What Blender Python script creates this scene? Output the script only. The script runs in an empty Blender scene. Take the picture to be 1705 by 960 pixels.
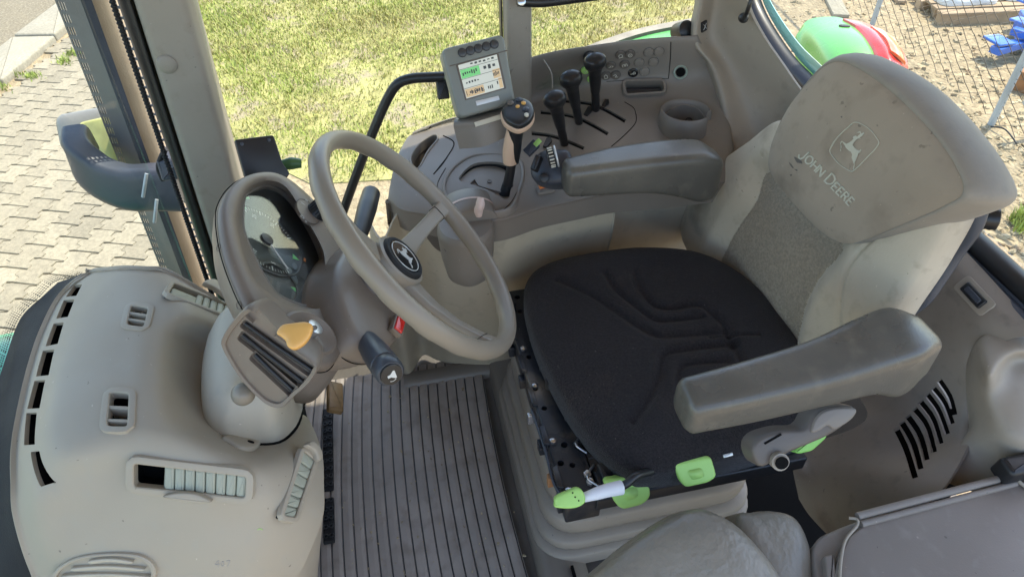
import bpy, bmesh, math, random
import numpy as np
from mathutils import Vector, Matrix
from mathutils.bvhtree import BVHTree
R_ = math.radians
random.seed(7); rng = np.random.default_rng(7)
S = bpy.context.scene
COL = S.collection
# ------------------------------------------------------------------ camera
FPX = 1137.0; PITCH = R_(42); YAW = R_(-11); ROLL = R_(-1.3); CAM = np.array([0, 0, 1.4])
FW = np.array([math.cos(YAW)*math.cos(PITCH), math.sin(YAW)*math.cos(PITCH), -math.sin(PITCH)])
_r = np.cross(FW, [0, 0, 1]); _r /= np.linalg.norm(_r); _u = np.cross(_r, FW)
RT = _r*math.cos(ROLL)+_u*math.sin(ROLL); UP = -_r*math.sin(ROLL)+_u*math.cos(ROLL)
cd = bpy.data.cameras.new('camera'); cam = bpy.data.objects.new('camera', cd); COL.objects.link(cam)
cd.sensor_width = 36; cd.lens = FPX/1705*36; cd.clip_start = 0.02; cd.clip_end = 500
cam.matrix_world = Matrix(((RT[0], UP[0], -FW[0], CAM[0]), (RT[1], UP[1], -FW[1], CAM[1]), (RT[2], UP[2], -FW[2], CAM[2]), (0, 0, 0, 1)))
S.camera = cam
# ------------------------------------------------------------------ light
SUN_EL, SUN_AZ = 63, -58          # azimuth measured from +X towards +Y (degrees), where the sun stands
w = bpy.data.worlds.new('World'); S.world = w; w.use_nodes = True
nt = w.node_tree; bgn = nt.nodes['Background']; sky = nt.nodes.new('ShaderNodeTexSky')
sky.sky_type = 'NISHITA'; sky.sun_disc = False; sky.sun_elevation = R_(SUN_EL); sky.sun_rotation = R_(90-SUN_AZ)
nt.links.new(sky.outputs[0], bgn.inputs[0]); bgn.inputs[1].default_value = 0.15
sl = bpy.data.lights.new('sun', 'SUN'); sl.energy = 2.0; sl.angle = R_(0.5); sl.color = (1, .95, .87)
so = bpy.data.objects.new('sun', sl); COL.objects.link(so)
sd = Vector((math.cos(R_(SUN_AZ))*math.cos(R_(SUN_EL)), math.sin(R_(SUN_AZ))*math.cos(R_(SUN_EL)), math.sin(R_(SUN_EL))))
so.rotation_euler = sd.to_track_quat('Z', 'Y').to_euler(); so.location = sd*20
vs = S.view_settings; vs.view_transform = 'Standard'; vs.look = 'None'; vs.gamma = 1; vs.exposure = 1.88; vs.use_white_balance = True; vs.white_balance_temperature = 7000; vs.white_balance_tint = 12; vs.use_curve_mapping = False

# ------------------------------------------------------------------ pixel helpers (1705 x 960 photo pixels)
def ray(px, py):
    d = FW*FPX+RT*(px-852.5)-UP*(py-480); return d/np.linalg.norm(d)
def PZ(px, py, v): d = ray(px, py); return CAM+d*(v-CAM[2])/d[2]
def PX(px, py, v): d = ray(px, py); return CAM+d*v/d[0]
def PY(px, py, v): d = ray(px, py); return CAM+d*v/d[1]
def PP(px, py, O, n): d = ray(px, py); return CAM+d*(((np.array(O)-CAM)@n)/(d@n))
def V(*a): return np.array(a, float)
def nz(a): a = np.array(a, float); return a/np.linalg.norm(a)
class Fr:
    """local frame: origin, e1, e2, n"""
    def __init__(s, O, n, e1): s.O = np.array(O, float); s.n = nz(n); e = np.array(e1, float); e -= s.n*(e@s.n); s.a = nz(e); s.b = np.cross(s.n, s.a)
    def at(s, a, b, c=0): return s.O+s.a*a+s.b*b+s.n*c
    def px(s, px, py, c=0): q = PP(px, py, s.O+s.n*c, s.n)-s.O; return (q@s.a, q@s.b)
    def off(s, a=0, b=0, c=0): q = Fr(s.at(a, b, c), s.n, s.a); q.b = s.b.copy(); return q

# ------------------------------------------------------------------ materials
M = {}
def mat(name, col, rough=.5, spec=.5, metal=0, bump=0, bscale=400, var=0, vscale=6, speck=0, coat=0, sheen=0, bdist=.002, dirt=None, dirt_amt=.3, dirt_scale=3, fine=0, lint=None):
    m = bpy.data.materials.new(name); m.use_nodes = True; n = m.node_tree; L = n.links; p = n.nodes['Principled BSDF']
    p.inputs['Roughness'].default_value = rough; p.inputs['Metallic'].default_value = metal
    p.inputs['Specular IOR Level'].default_value = spec; p.inputs['Coat Weight'].default_value = coat; p.inputs['Coat Roughness'].default_value = .15
    p.inputs['Sheen Weight'].default_value = sheen
    c4 = (*col, 1)
    tc = n.nodes.new('ShaderNodeTexCoord')
    def noise(sc, det=4):
        t = n.nodes.new('ShaderNodeTexNoise'); t.inputs['Scale'].default_value = sc; t.inputs['Detail'].default_value = det; L.new(tc.outputs['Object'], t.inputs['Vector']); return t
    def mixc(fac, a, b):
        x = n.nodes.new('ShaderNodeMix'); x.data_type = 'RGBA'; L.new(fac, x.inputs['Factor'])
        for s_, v in ((6, a), (7, b)):
            if isinstance(v, tuple): x.inputs[s_].default_value = v
            else: L.new(v, x.inputs[s_])
        return x.outputs[2]
    def ramp(src, lo, hi):
        r = n.nodes.new('ShaderNodeMapRange'); r.inputs[1].default_value = lo; r.inputs[2].default_value = hi; L.new(src, r.inputs[0]); return r.outputs[0]
    cur = c4
    if var: cur = mixc(ramp(noise(vscale).outputs[0], .3, .7), tuple(c*(1-var) for c in col)+(1,), tuple(min(1, c*(1+var)) for c in col)+(1,))
    if dirt: cur = mixc(ramp(noise(dirt_scale, 8).outputs[0], .52, .52+.4*(1.01-dirt_amt)), cur, (*dirt, 1))
    if fine: cur = mixc(ramp(noise(bscale*.6, 2).outputs[0], .35, .65), cur, tuple(c*(1-fine) for c in col)+(1,))
    if speck:
        cur = mixc(ramp(noise(60, 3).outputs[0], .70, .74), cur, tuple(c*(1-speck) for c in col)+(1,))
    if lint: cur = mixc(ramp(noise(230, 1).outputs[0], .76, .80), cur, (*lint, 1))
    if dirt and bscale >= 200 and not lint:      # fine dust and tiny scuffs
        cur = mixc(ramp(noise(38, 10).outputs[0], .56, .74), cur, tuple(.6*c+.4*d_ for c, d_ in zip(col, dirt))+(1,))
        cur = mixc(ramp(noise(150, 2).outputs[0], .745, .78), cur, tuple(min(1, c*1.35+.02) for c in col)+(1,))
        cur = mixc(ramp(noise(95, 2).outputs[0], .75, .775), cur, tuple(c*.55 for c in col)+(1,))
    if isinstance(cur, tuple): p.inputs['Base Color'].default_value = cur
    else: L.new(cur, p.inputs['Base Color'])
    rr = ramp(noise(9, 6).outputs[0], .3, .7); mr = n.nodes.new('ShaderNodeMapRange'); mr.inputs[3].default_value = max(0, rough-.07); mr.inputs[4].default_value = min(1, rough+.09); L.new(rr, mr.inputs[0]); L.new(mr.outputs[0], p.inputs['Roughness'])
    if bump:
        b = n.nodes.new('ShaderNodeBump'); b.inputs['Strength'].default_value = bump; b.inputs['Distance'].default_value = bdist
        L.new(noise(bscale, 3).outputs[0], b.inputs['Height']); L.new(b.outputs[0], p.inputs['Normal'])
    M[name] = m; return m
mat('pillarm', (.27, .24, .20), .5, bump=.2, bscale=600, bdist=.0006, var=.05, dirt=(.2, .17, .13), dirt_amt=.3)
mat('keydark', (.045, .045, .045), .4); mat('woodbrown', (.26, .15, .06), .6, var=.3, vscale=30)
mat('dash', (.38, .325, .248), .52, bump=.25, bscale=700, bdist=.0006, var=.04, dirt=(.36, .33, .27), dirt_amt=.3)
mat('cream', (.46, .40, .305), .5, bump=.2, bscale=700, bdist=.0006, var=.04, dirt=(.36, .33, .27), dirt_amt=.2)
mat('lowpanel', (.46, .39, .285), .5, bump=.25, bscale=600, bdist=.0006, var=.07, dirt=(.28, .24, .19), dirt_amt=.4)
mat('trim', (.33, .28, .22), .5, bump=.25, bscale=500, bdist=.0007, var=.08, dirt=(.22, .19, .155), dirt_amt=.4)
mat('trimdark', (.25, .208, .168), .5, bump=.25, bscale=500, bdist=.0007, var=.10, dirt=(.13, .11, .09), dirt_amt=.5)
mat('console', (.205, .175, .145), .45, bump=.25, bscale=600, bdist=.0006, var=.06, dirt=(.20, .18, .15), dirt_amt=.35)
mat('panel', (.125, .104, .086), .5, bump=.2, bscale=600, bdist=.0006, var=.06)
mat('pod', (.185, .150, .120), .42, bump=.2, bscale=700, bdist=.0006, var=.06, dirt=(.21, .185, .15), dirt_amt=.3)
mat('wheelm', (.24, .205, .16), .36, bump=.15, bscale=500, bdist=.0008, var=.08)
mat('armrest', (.108, .101, .084), .30, bump=.35, bscale=420, bdist=.0008, var=.10, dirt=(.20, .18, .14), dirt_amt=.45)
mat('seatblack', (.029, .024, .025), .95, spec=.2, bump=1.0, bscale=520, bdist=.0025, fine=.55, sheen=.12, lint=(.16, .14, .13), dirt=(.07, .05, .04), dirt_amt=.3, dirt_scale=4)
mat('suede', (.50, .43, .325), .9, spec=.2, bump=.35, bscale=260, bdist=.001, var=.10, vscale=7, speck=.2, dirt=(.25, .205, .145), dirt_amt=.62, dirt_scale=6, sheen=.15)
mat('seatcloth', (.38, .315, .23), .95, spec=.15, bump=1.0, bscale=330, bdist=.003, var=.10, fine=.28, dirt=(.19, .165, .125), dirt_amt=.4, dirt_scale=6, sheen=.15)
mat('headcloth', (.315, .258, .195), .85, spec=.25, bump=.3, bscale=300, bdist=.001, var=.12, vscale=5, speck=.35, dirt=(.19, .15, .11), dirt_amt=.45, dirt_scale=9, sheen=.1)
mat('thread', (.50, .48, .38), .6, bump=.6, bscale=900)
mat('bellowsm', (.27, .23, .19), .55, bump=.2, bscale=300, bdist=.001, var=.08, dirt=(.24, .20, .15), dirt_amt=.5)
mat('blackmetal', (.022, .025, .032), .32, metal=.3, bump=.15, bscale=60, var=.3, dirt=(.14, .11, .08), dirt_amt=.45, dirt_scale=14)
mat('black', (.014, .014, .015), .38, bump=.1, bscale=500, bdist=.0005)
mat('blackrubber', (.010, .010, .011), .75, bump=.3, bscale=500)
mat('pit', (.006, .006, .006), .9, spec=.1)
mat('navy', (.048, .056, .072), .42, bump=.2, bscale=120, var=.2, dirt=(.10, .11, .13), dirt_amt=.3)
mat('shield', (.14, .14, .145), .42, metal=.2, bump=.1, bscale=200, var=.1, dirt=(.13, .12, .11), dirt_amt=.35)
mat('exhaust', (.52, .42, .29), .7, bump=.5, bscale=300, var=.12)
mat('green', (.22, .50, .10), .42, bump=.1, bscale=300, var=.08)
mat('palegreen', (.36, .62, .16), .45, bump=.1, bscale=300, var=.05)
mat('jdgreen', (.10, .42, .075), .25, coat=.6, var=.03)
mat('fendergreen', (.03, .23, .05), .3, coat=.5, var=.04)
mat('white', (.66, .66, .68), .5, bump=.15, bscale=300, var=.06)
mat('pink', (.66, .50, .43), .5, bump=.15, bscale=200, var=.06)
mat('peach', (.62, .42, .29), .5, bump=.2, bscale=200, var=.08)
mat('amber', (.78, .42, .12), .35, bump=.1, bscale=300, var=.06)
mat('orange', (.80, .24, .06), .4)
mat('redplastic', (.65, .02, .015), .25, coat=.5)
mat('orangelens', (.80, .16, .03), .18, coat=.7, bump=.5, bscale=90)
mat('steel', (.55, .55, .56), .3, metal=.9)
mat('galv', (.42, .46, .49), .55, metal=.3, bump=.4, bscale=60, var=.12)
mat('monitor', (.205, .215, .19), .45, bump=.15, bscale=600, bdist=.0006, var=.05)
mat('ivory', (.62, .58, .47), .6, bump=.2, bscale=300, var=.08)
mat('ventgreen', (.36, .37, .29), .5, bump=.2, bscale=500, bdist=.0006, var=.04)
mat('floorm', (.335, .285, .247), .55, bump=.5, bscale=120, bdist=.0015, var=.16, vscale=9, dirt=(.25, .205, .17), dirt_amt=.45, dirt_scale=22)
mat('plainfloor', (.12, .105, .09), .55, bump=.4, bscale=150, var=.2, dirt=(.21, .18, .15), dirt_amt=.5, dirt_scale=8)
mat('pale', (.60, .60, .56), .5)
mat('silver', (.62, .62, .60), .35, metal=.4)
mat('darkglass', (.012, .013, .014), .12, coat=.5)
mat('cupin', (.12, .105, .09), .5)
mat('bluepaint', (.03, .14, .55), .35, coat=.3, var=.08)
mat('wood', (.34, .24, .15), .8, bump=.6, bscale=60, var=.25)
mat('sack', (.72, .71, .68), .8, bump=.5, bscale=14, bdist=.02, var=.1)
mat('rust', (.30, .14, .06), .8, bump=.5, bscale=90, var=.3)
mat('tan', (.52, .33, .17), .6, bump=.3, bscale=60, var=.2)
mat('roofm', (.46, .35, .26), .8)
mat('yellowref', (.50, .47, .16), .35, var=.3, vscale=14)
mat('lampgrey', (.22, .21, .19), .35, bump=.1, var=.1)
mat('asphalt', (.27, .222, .15), .9, bump=.8, bscale=90, bdist=.006, var=.2, vscale=40, speck=.35, fine=.4)
mat('kerb', (.37, .325, .245), .85, bump=.6, bscale=70, bdist=.004, var=.12, fine=.2)
mat('dirtm', (.40, .31, .19), .95, bump=.9, bscale=28, bdist=.03, var=.3, vscale=12, dirt=(.20, .15, .09), dirt_amt=.7, dirt_scale=22, fine=.25)

def glassmat(name, tint, refl=.06):
    m = bpy.data.materials.new(name); m.use_nodes = True; n = m.node_tree; n.nodes.clear()
    o = n.nodes.new('ShaderNodeOutputMaterial'); t = n.nodes.new('ShaderNodeBsdfTransparent'); g = n.nodes.new('ShaderNodeBsdfGlossy'); x = n.nodes.new('ShaderNodeMixShader'); f = n.nodes.new('ShaderNodeMath'); lw = n.nodes.new('ShaderNodeLayerWeight'); lw.inputs[0].default_value = .5; pw = n.nodes.new('ShaderNodeMath'); pw.operation = 'POWER'; pw.inputs[1].default_value = 4; n.links.new(lw.outputs['Facing'], pw.inputs[0]); f.operation = 'MULTIPLY_ADD'; n.links.new(pw.outputs[0], f.inputs[0]); f.inputs[1].default_value = .5; f.inputs[2].default_value = .035
    t.inputs[0].default_value = (*tint, 1); g.inputs['Roughness'].default_value = .02
    n.links.new(f.outputs[0], x.inputs[0]); n.links.new(t.outputs[0], x.inputs[1]); n.links.new(g.outputs[0], x.inputs[2]); n.links.new(x.outputs[0], o.inputs[0]); M[name] = m
mat('dialm', (.028, .032, .034), .4); mat('slate', (.12, .14, .155), .35); mat('darkface', (.022, .025, .027), .55, var=.1)
mat('signal', (.10, .50, .14), .4); mat('stalkm', (.045, .052, .065), .42, bump=.2, bscale=500, bdist=.0006)
mat('headside', (.25, .22, .178), .62, spec=.4, bump=.25, bscale=260, bdist=.001, var=.08, dirt=(.18, .165, .14), dirt_amt=.3, dirt_scale=5, sheen=.1)
mat('leather', (.24, .21, .165), .36, bump=.7, bscale=90, bdist=.003, var=.14, dirt=(.14, .13, .105), dirt_amt=.5, dirt_scale=7)
mat('lidm', (.21, .178, .15), .5, bump=.25, bscale=400, bdist=.0008, var=.07, dirt=(.27, .25, .22), dirt_amt=.35, dirt_scale=5)
mat('bonnetm', (.05, .36, .22), .3, coat=.5); mat('skirtgreen', (.05, .36, .08), .35, coat=.4)
mat('stainm', (.12, .105, .09), .9)
mat('tealedge', (.16,.42,.36), .2, coat=.5); mat('socketm', (.30,.36,.30), .35); mat('clipgreen', (.05,.12,.04), .4)
glassmat('glass', (.95, .98, .955)); glassmat('clear', (.97, .98, .97))
def attrmat(name, rough=.9, bump=.6, bscale=120, bdist=.003):
    m = mat(name, (.5, .5, .5), rough, bump=bump, bscale=bscale, bdist=bdist); n = m.node_tree
    a = n.nodes.new('ShaderNodeAttribute'); a.attribute_name = 'tone'
    tc = n.nodes.new('ShaderNodeTexCoord'); t = n.nodes.new('ShaderNodeTexNoise'); t.inputs['Scale'].default_value = 45; t.inputs['Detail'].default_value = 5; n.links.new(tc.outputs['Object'], t.inputs['Vector'])
    r = n.nodes.new('ShaderNodeMapRange'); r.inputs[1].default_value = .3; r.inputs[2].default_value = .7; r.inputs[3].default_value = .78; r.inputs[4].default_value = 1.12; n.links.new(t.outputs[0], r.inputs[0])
    mu = n.nodes.new('ShaderNodeVectorMath'); mu.operation = 'SCALE'; n.links.new(a.outputs['Color'], mu.inputs[0]); n.links.new(r.outputs[0], mu.inputs['Scale'])
    n.links.new(mu.outputs[0], n.nodes['Principled BSDF'].inputs['Base Color']); return m
attrmat('paverm'); attrmat('grassm', .95, 0)
M['grassm'].node_tree.nodes['Principled BSDF'].inputs['Specular IOR Level'].default_value = .05

# ------------------------------------------------------------------ mesh helpers
def tag(o, label=None, cat=None, group=None, kind=None):
    if label: o['label'] = label
    if cat: o['category'] = cat
    if group: o['group'] = group
    if kind: o['kind'] = kind
    return o
def thing(name, loc, label, cat, group=None):
    o = bpy.data.objects.new(name, None); COL.objects.link(o); o.location = loc; o.empty_display_size = .05
    return tag(o, label, cat, group)
def link(name, me, m, parent=None, smooth=True, mods=()):
    ms = m if isinstance(m, (list, tuple)) else [m]
    for k in ms: me.materials.append(M[k])
    if smooth:
        for p in me.polygons: p.use_smooth = True
    o = bpy.data.objects.new(name, me); COL.objects.link(o)
    if parent is not None:
        o.parent = parent; off = parent.location if parent.parent is None else Vector((0, 0, 0))
        q = parent
        tot = Vector((0, 0, 0))
        while q is not None: tot += q.location; q = q.parent
        me.transform(Matrix.Translation(-tot))
    else:   # origin at the base of the thing
        co = np.array([v.co for v in me.vertices]); c = Vector(((co[:, 0].min()+co[:, 0].max())/2, (co[:, 1].min()+co[:, 1].max())/2, co[:, 2].min()))
        me.transform(Matrix.Translation(-c)); o.location = c
    return o
def mesh(verts, faces, fix=True):
    me = bpy.data.meshes.new('m'); me.from_pydata([tuple(map(float, v)) for v in verts], [], faces)
    if fix:
        b = bmesh.new(); b.from_mesh(me); bmesh.ops.remove_doubles(b, verts=b.verts, dist=1e-6); bmesh.ops.recalc_face_normals(b, faces=b.faces); b.to_mesh(me); b.free()
    return me
def join(ms):
    V_, F_ = [], []; k = 0
    for v, f in ms:
        V_ += list(v); F_ += [tuple(i+k for i in q) for q in f]; k += len(v)
    return V_, F_
def sharp(o, ang=35):
    me = o.data
    b = bmesh.new(); b.from_mesh(me)
    for e in b.edges:
        if len(e.link_faces) == 2 and e.calc_face_angle(0) > R_(ang): e.smooth = False
    b.to_mesh(me); b.free(); return o
def cr(pts, n, closed=False):
    """Catmull-Rom resampled uniformly to n points"""
    P = np.array(pts, float); N = len(P); out = []
    segs = N if closed else N-1; K = 12
    for i in range(segs):
        if closed: p0, p1, p2, p3 = P[i-1], P[i], P[(i+1) % N], P[(i+2) % N]
        else: p0 = P[max(i-1, 0)]; p1 = P[i]; p2 = P[i+1]; p3 = P[min(i+2, N-1)]
        for t in np.arange(K)/K:
            out.append(.5*((2*p1)+(-p0+p2)*t+(2*p0-5*p1+4*p2-p3)*t*t+(-p0+3*p1-3*p2+p3)*t**3))
    if closed: out.append(out[0])
    else: out.append(P[-1])
    out = np.array(out); d = np.r_[0, np.cumsum(np.linalg.norm(np.diff(out, axis=0), axis=1))]
    q = np.linspace(0, d[-1], n+1)[:-1] if closed else np.linspace(0, d[-1], n)
    return np.stack([np.interp(q, d, out[:, k]) for k in range(out.shape[1])], 1)
def poly_r(pts, r, n=4):
    """2D polygon with rounded corners"""
    P = [np.array(p, float) for p in pts]; out = []
    for i in range(len(P)):
        a, b, c = P[i-1], P[i], P[(i+1) % len(P)]
        u, v = a-b, c-b; lu, lv = np.linalg.norm(u), np.linalg.norm(v); d = min(r, lu*.45, lv*.45); u = u/lu*d; v = v/lv*d
        for t in np.linspace(0, 1, n+1): out.append((1-t)**2*(b+u)+2*t*(1-t)*b+t*t*(b+v))
    return np.array(out)
def rings(rs, cap0=True, cap1=True, closed=True):
    n = len(rs[0]); Vv = [p for r in rs for p in r]; F = []
    for i in range(len(rs)-1):
        for j in range(n if closed else n-1):
            k = (j+1) % n; F.append((i*n+j, i*n+k, (i+1)*n+k, (i+1)*n+j))
    if cap0: F.append(tuple(range(n))[::-1])
    if cap1: F.append(tuple((len(rs)-1)*n+j for j in range(n)))
    return Vv, F
def prism_g(o2, fr, c0, c1, bev=.0, nb=3, centre=True):
    """outline (2D in frame) extruded c0..c1 with rounded edge bev at c1"""
    o2 = np.array(o2, float); N = len(o2)
    # inward normals
    a = np.roll(o2, 1, 0); b = np.roll(o2, -1, 0); t = b-a; t /= (np.linalg.norm(t, axis=1)[:, None]+1e-12)
    area = np.sum(o2[:, 0]*b[:, 1]-b[:, 0]*o2[:, 1]); nn = np.stack([-t[:, 1], t[:, 0]], 1)*(1 if area > 0 else -1)
    rs = [[fr.at(p[0], p[1], c0) for p in o2]]
    s = 1 if c1 > c0 else -1
    for k in range(nb+1):
        f = k/nb*math.pi/2 if nb else 0
        ins = bev*(1-math.cos(f)); up = c1-s*bev*(1-math.sin(f))
        q = o2+nn*ins; rs.append([fr.at(p[0], p[1], up) for p in q])
        if bev == 0: break
    return rings(rs)
def prism(name, o2, fr, c0, c1, m, parent=None, bev=.002, smooth=True):
    v, f = prism_g(o2, fr, c0, c1, bev); return sharp(link(name, mesh(v, f), m, parent, smooth), 50)
def tube_g(pts, r, n=12, rs=None, flat=1, up=None, cap=True, cnt=None, closed=False):
    P = cr(pts, cnt or max(8, 8*len(pts)), closed)
    if rs is None: rr = np.full(len(P), r)
    else: rr = np.interp(np.linspace(0, 1, len(P)), np.linspace(0, 1, len(rs)), rs)
    T = np.gradient(P, axis=0) if not closed else (np.roll(P, -1, 0)-np.roll(P, 1, 0)); T /= np.linalg.norm(T, axis=1)[:, None]
    u = np.array(up if up is not None else ([0, 0, 1] if abs(T[0][2]) < .9 else [1, 0, 0]), float); out = []
    for p, t, r_ in zip(P, T, rr):
        u = u-t*(u@t); u /= np.linalg.norm(u); v = np.cross(t, u)
        out.append([p+r_*(math.cos(a)*v+flat*math.sin(a)*u) for a in np.arange(n)*2*math.pi/n])
    if closed: out.append(out[0]); return rings(out, False, False)
    return rings(out, cap, cap)
def tube(name, pts, r, m, parent=None, **k): v, f = tube_g(pts, r, **k); return sharp(link(name, mesh(v, f), m, parent), 60)
def lathe_g(prof, fr, n=40, cap0=True, cap1=True, sx=1, sy=1):
    return rings([[fr.at(r*sx*math.cos(a), r*sy*math.sin(a), h) for a in np.arange(n)*2*math.pi/n] for r, h in prof], cap0, cap1)
def lathe(name, prof, fr, m, parent=None, n=40, **k): v, f = lathe_g(prof, fr, n, **k); return sharp(link(name, mesh(v, f), m, parent), 45)
def box_g(fr, x0, x1, y0, y1, z0, z1, bev=.003):
    return prism_g(poly_r([(x0, y0), (x1, y0), (x1, y1), (x0, y1)], max(bev, 1e-4), 3), fr, z0, z1, bev)
def box(name, fr, x0, x1, y0, y1, z0, z1, m, parent=None, bev=.003): v, f = box_g(fr, x0, x1, y0, y1, z0, z1, bev); return sharp(link(name, mesh(v, f), m, parent), 50)
W = Fr((0, 0, 0), (0, 0, 1), (1, 0, 0))
def grid_interp(G, k):
    G = np.array(G, float)
    G = np.array([cr_lin(r, k) for r in G]); G = np.array([cr_lin(G[:, j], k) for j in range(G.shape[1])]).transpose(1, 0, 2); return G
def cr_lin(P, K):
    P = np.array(P, float); N = len(P); out = []
    for i in range(N-1):
        p1, p2 = P[i], P[i+1]; p0 = P[i-1] if i else 2*p1-p2; p3 = P[i+2] if i+2 < N else 2*p2-p1
        for t in np.arange(K)/K: out.append(.5*((2*p1)+(-p0+p2)*t+(2*p0-5*p1+4*p2-p3)*t*t+(-p0+3*p1-3*p2+p3)*t**3))
    out.append(P[-1]); return out
def patch_g(G, k=8, th=.006, thdir=None, f=None):
    G = grid_interp(G, k); a, b = G.shape[:2]
    du = np.gradient(G, axis=0); dv = np.gradient(G, axis=1); nn = np.cross(du, dv); nn /= np.linalg.norm(nn, axis=2)[:, :, None]+1e-12
    tocam = CAM-G; s = np.sign((nn*tocam).sum(2).mean() or 1); nn *= s
    if f is not None: G = G+nn*f(G)[:, :, None]
    B = G-nn*th if thdir is None else G+np.array(thdir)
    Vv = list(G.reshape(-1, 3))+list(B.reshape(-1, 3)); F = []; o = a*b
    for i in range(a-1):
        for j in range(b-1):
            q = (i*b+j, i*b+j+1, (i+1)*b+j+1, (i+1)*b+j); F.append(q); F.append(tuple(x+o for x in q[::-1]))
    edge = [i*b for i in range(a)]+[(a-1)*b+j for j in range(1, b)]+[i*b+b-1 for i in range(a-2, -1, -1)]+[j for j in range(b-2, 0, -1)]
    for i, e in enumerate(edge): g = edge[(i+1) % len(edge)]; F.append((e, g, g+o, e+o))
    return Vv, F
def patch(name, G, m, parent=None, k=8, th=.006, **kw): v, f = patch_g(G, k, th, **kw); return sharp(link(name, mesh(v, f), m, parent), 60)
def bvh_of(o):
    tot = Vector((0, 0, 0)); q = o
    while q is not None: tot += q.location; q = q.parent
    me = o.data; return BVHTree.FromPolygons([v.co+tot for v in me.vertices], [tuple(p.vertices) for p in me.polygons])
def hit(bv, px, py, fall=None):
    d = ray(px, py); l, n, i, t = bv.ray_cast(Vector(CAM), Vector(d))
    if l is None:
        for r in (3, 7, 12, 20, 32, 50, 80):
            for a in range(12):
                e = ray(px+r*math.cos(a*.5236), py+r*math.sin(a*.5236)); l, n, i, t = bv.ray_cast(Vector(CAM), Vector(e))
                if l is not None: n = np.array(n); n = n if n@e < 0 else -n; return PP(px, py, np.array(l), n), n
        return None
    n = np.array(n); n = n if n@d < 0 else -n
    return np.array(l), n
def hframe(bv, px, py, px2, py2):
    """frame lying on the surface at a pixel, e1 towards a second pixel"""
    h = hit(bv, px, py); h2 = PP(px2, py2, h[0], h[1]); return Fr(h[0], h[1], h2-h[0])
def cut(o, cutters):
    """boolean difference with raw (verts, faces) cutters in world space"""
    tot = Vector((0, 0, 0)); q = o
    while q is not None: tot += q.location; q = q.parent
    v, f = join(cutters); me = mesh(v, f); me.transform(Matrix.Translation(-tot))
    c = bpy.data.objects.new('c', me); COL.objects.link(c); c.parent = o.parent; c.location = (0, 0, 0)
    if o.parent is None: c.location = o.location; 
    n0 = len(o.data.polygons); nm = None
    for sol, hole in (('EXACT', False), ('EXACT', True), ('FAST', False)):
        md = o.modifiers.new('b', 'BOOLEAN'); md.object = c; md.operation = 'DIFFERENCE'; md.solver = sol; md.use_hole_tolerant = hole; md.use_self = sol == 'EXACT' and len(cutters) > 1
        dg = bpy.context.evaluated_depsgraph_get(); dg.update(); nm = bpy.data.meshes.new_from_object(o.evaluated_get(dg)); o.modifiers.clear()
        if len(nm.polygons) > .5*n0 and len(nm.polygons) != n0: break
        print('CUT RETRY', o.name, sol, hole, n0, len(nm.polygons)); nm = None
    if nm is not None:
        mats = list(o.data.materials); o.data = nm
        if not len(nm.materials):
            for k in mats: nm.materials.append(k)
    bpy.data.objects.remove(c); return sharp(o, 40)
def bump1(d, w_): return np.exp(-(d/w_)**2)
def dist_poly(P, poly):
    poly = np.array(poly); d = np.full(len(P), 9.)
    for a, b in zip(poly[:-1], poly[1:]):
        ab = b-a; t = np.clip(((P-a)@ab)/(ab@ab+1e-12), 0, 1); q = a+t[:, None]*ab; d = np.minimum(d, np.linalg.norm(P-q, axis=1))
    return d
def pad_g(outline, fr, T, bulge=0, k=4, na=120, nr=26, skirt=.02, back=.8, hf=None, cr_=True):
    """stuffed pad: outline 2D in the frame, front surface rises to T, skirt behind"""
    o2 = cr(outline, na, True) if cr_ else np.array(outline); c = o2.mean(0)
    rr = list(np.linspace(0.03, .86, nr))+[.9, .93, .95, .967, .98, .99, .996, .9985, 1.0]
    rs = []
    for r in rr:
        p = c+(o2-c)*r; h = np.full(len(p), T*(1-r**k)**(1/k))+bulge*(1-r*r)
        if hf is not None: h = h+hf(p)*min(1, (1-r)*14)
        rs.append([fr.at(a, b, cc) for (a, b), cc in zip(p, h)])
    rs += [[fr.at(a, b, -skirt) for a, b in o2], [fr.at(*(c+(q-c)*(.5+back/2)), -skirt*1.35) for q in o2], [fr.at(*(c+(q-c)*back*.6), -skirt*1.4) for q in o2]]
    return rings(rs)
def pad(name, outline, fr, T, m, parent=None, **k): v, f = pad_g(outline, fr, T, **k); return sharp(link(name, mesh(v, f), m, parent), 70)
def decal_g(polys, bv, lift=.0008, th=.0006, step=None):
    """flat marks (pixel polygons) laid on a real surface, with thickness"""
    out = []
    for P in polys:
        top, bot = [], []
        for p in P:
            h = hit(bv, *p)
            if h is None: break
            top.append(h[0]+h[1]*lift); bot.append(h[0]+h[1]*(lift-th))
        else:
            n = len(top); F = [tuple(range(n)), tuple(range(2*n-1, n-1, -1))]+[(i, (i+1) % n, n+(i+1) % n, n+i) for i in range(n)]; out.append((top+bot, F))
    return join(out)
def decal(name, polys, o, m, parent, lift=.0008, th=.0006):
    v, f = decal_g(polys, bvh_of(o) if not isinstance(o, BVHTree) else o, lift, th); return link(name, mesh(v, f), m, parent, False)
def line_poly(pts, wd, closed=False):
    """2D stroke -> quads"""
    P = [np.array(p, float) for p in pts]
    if closed: P.append(P[0])
    out = []
    for a, b in zip(P[:-1], P[1:]):
        t = b-a; t = t/(np.linalg.norm(t)+1e-9)*wd/2; n = np.array([-t[1], t[0]]); out.append([a-t*.4+n, b+t*.4+n, b+t*.4-n, a-t*.4-n])
    return out
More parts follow.
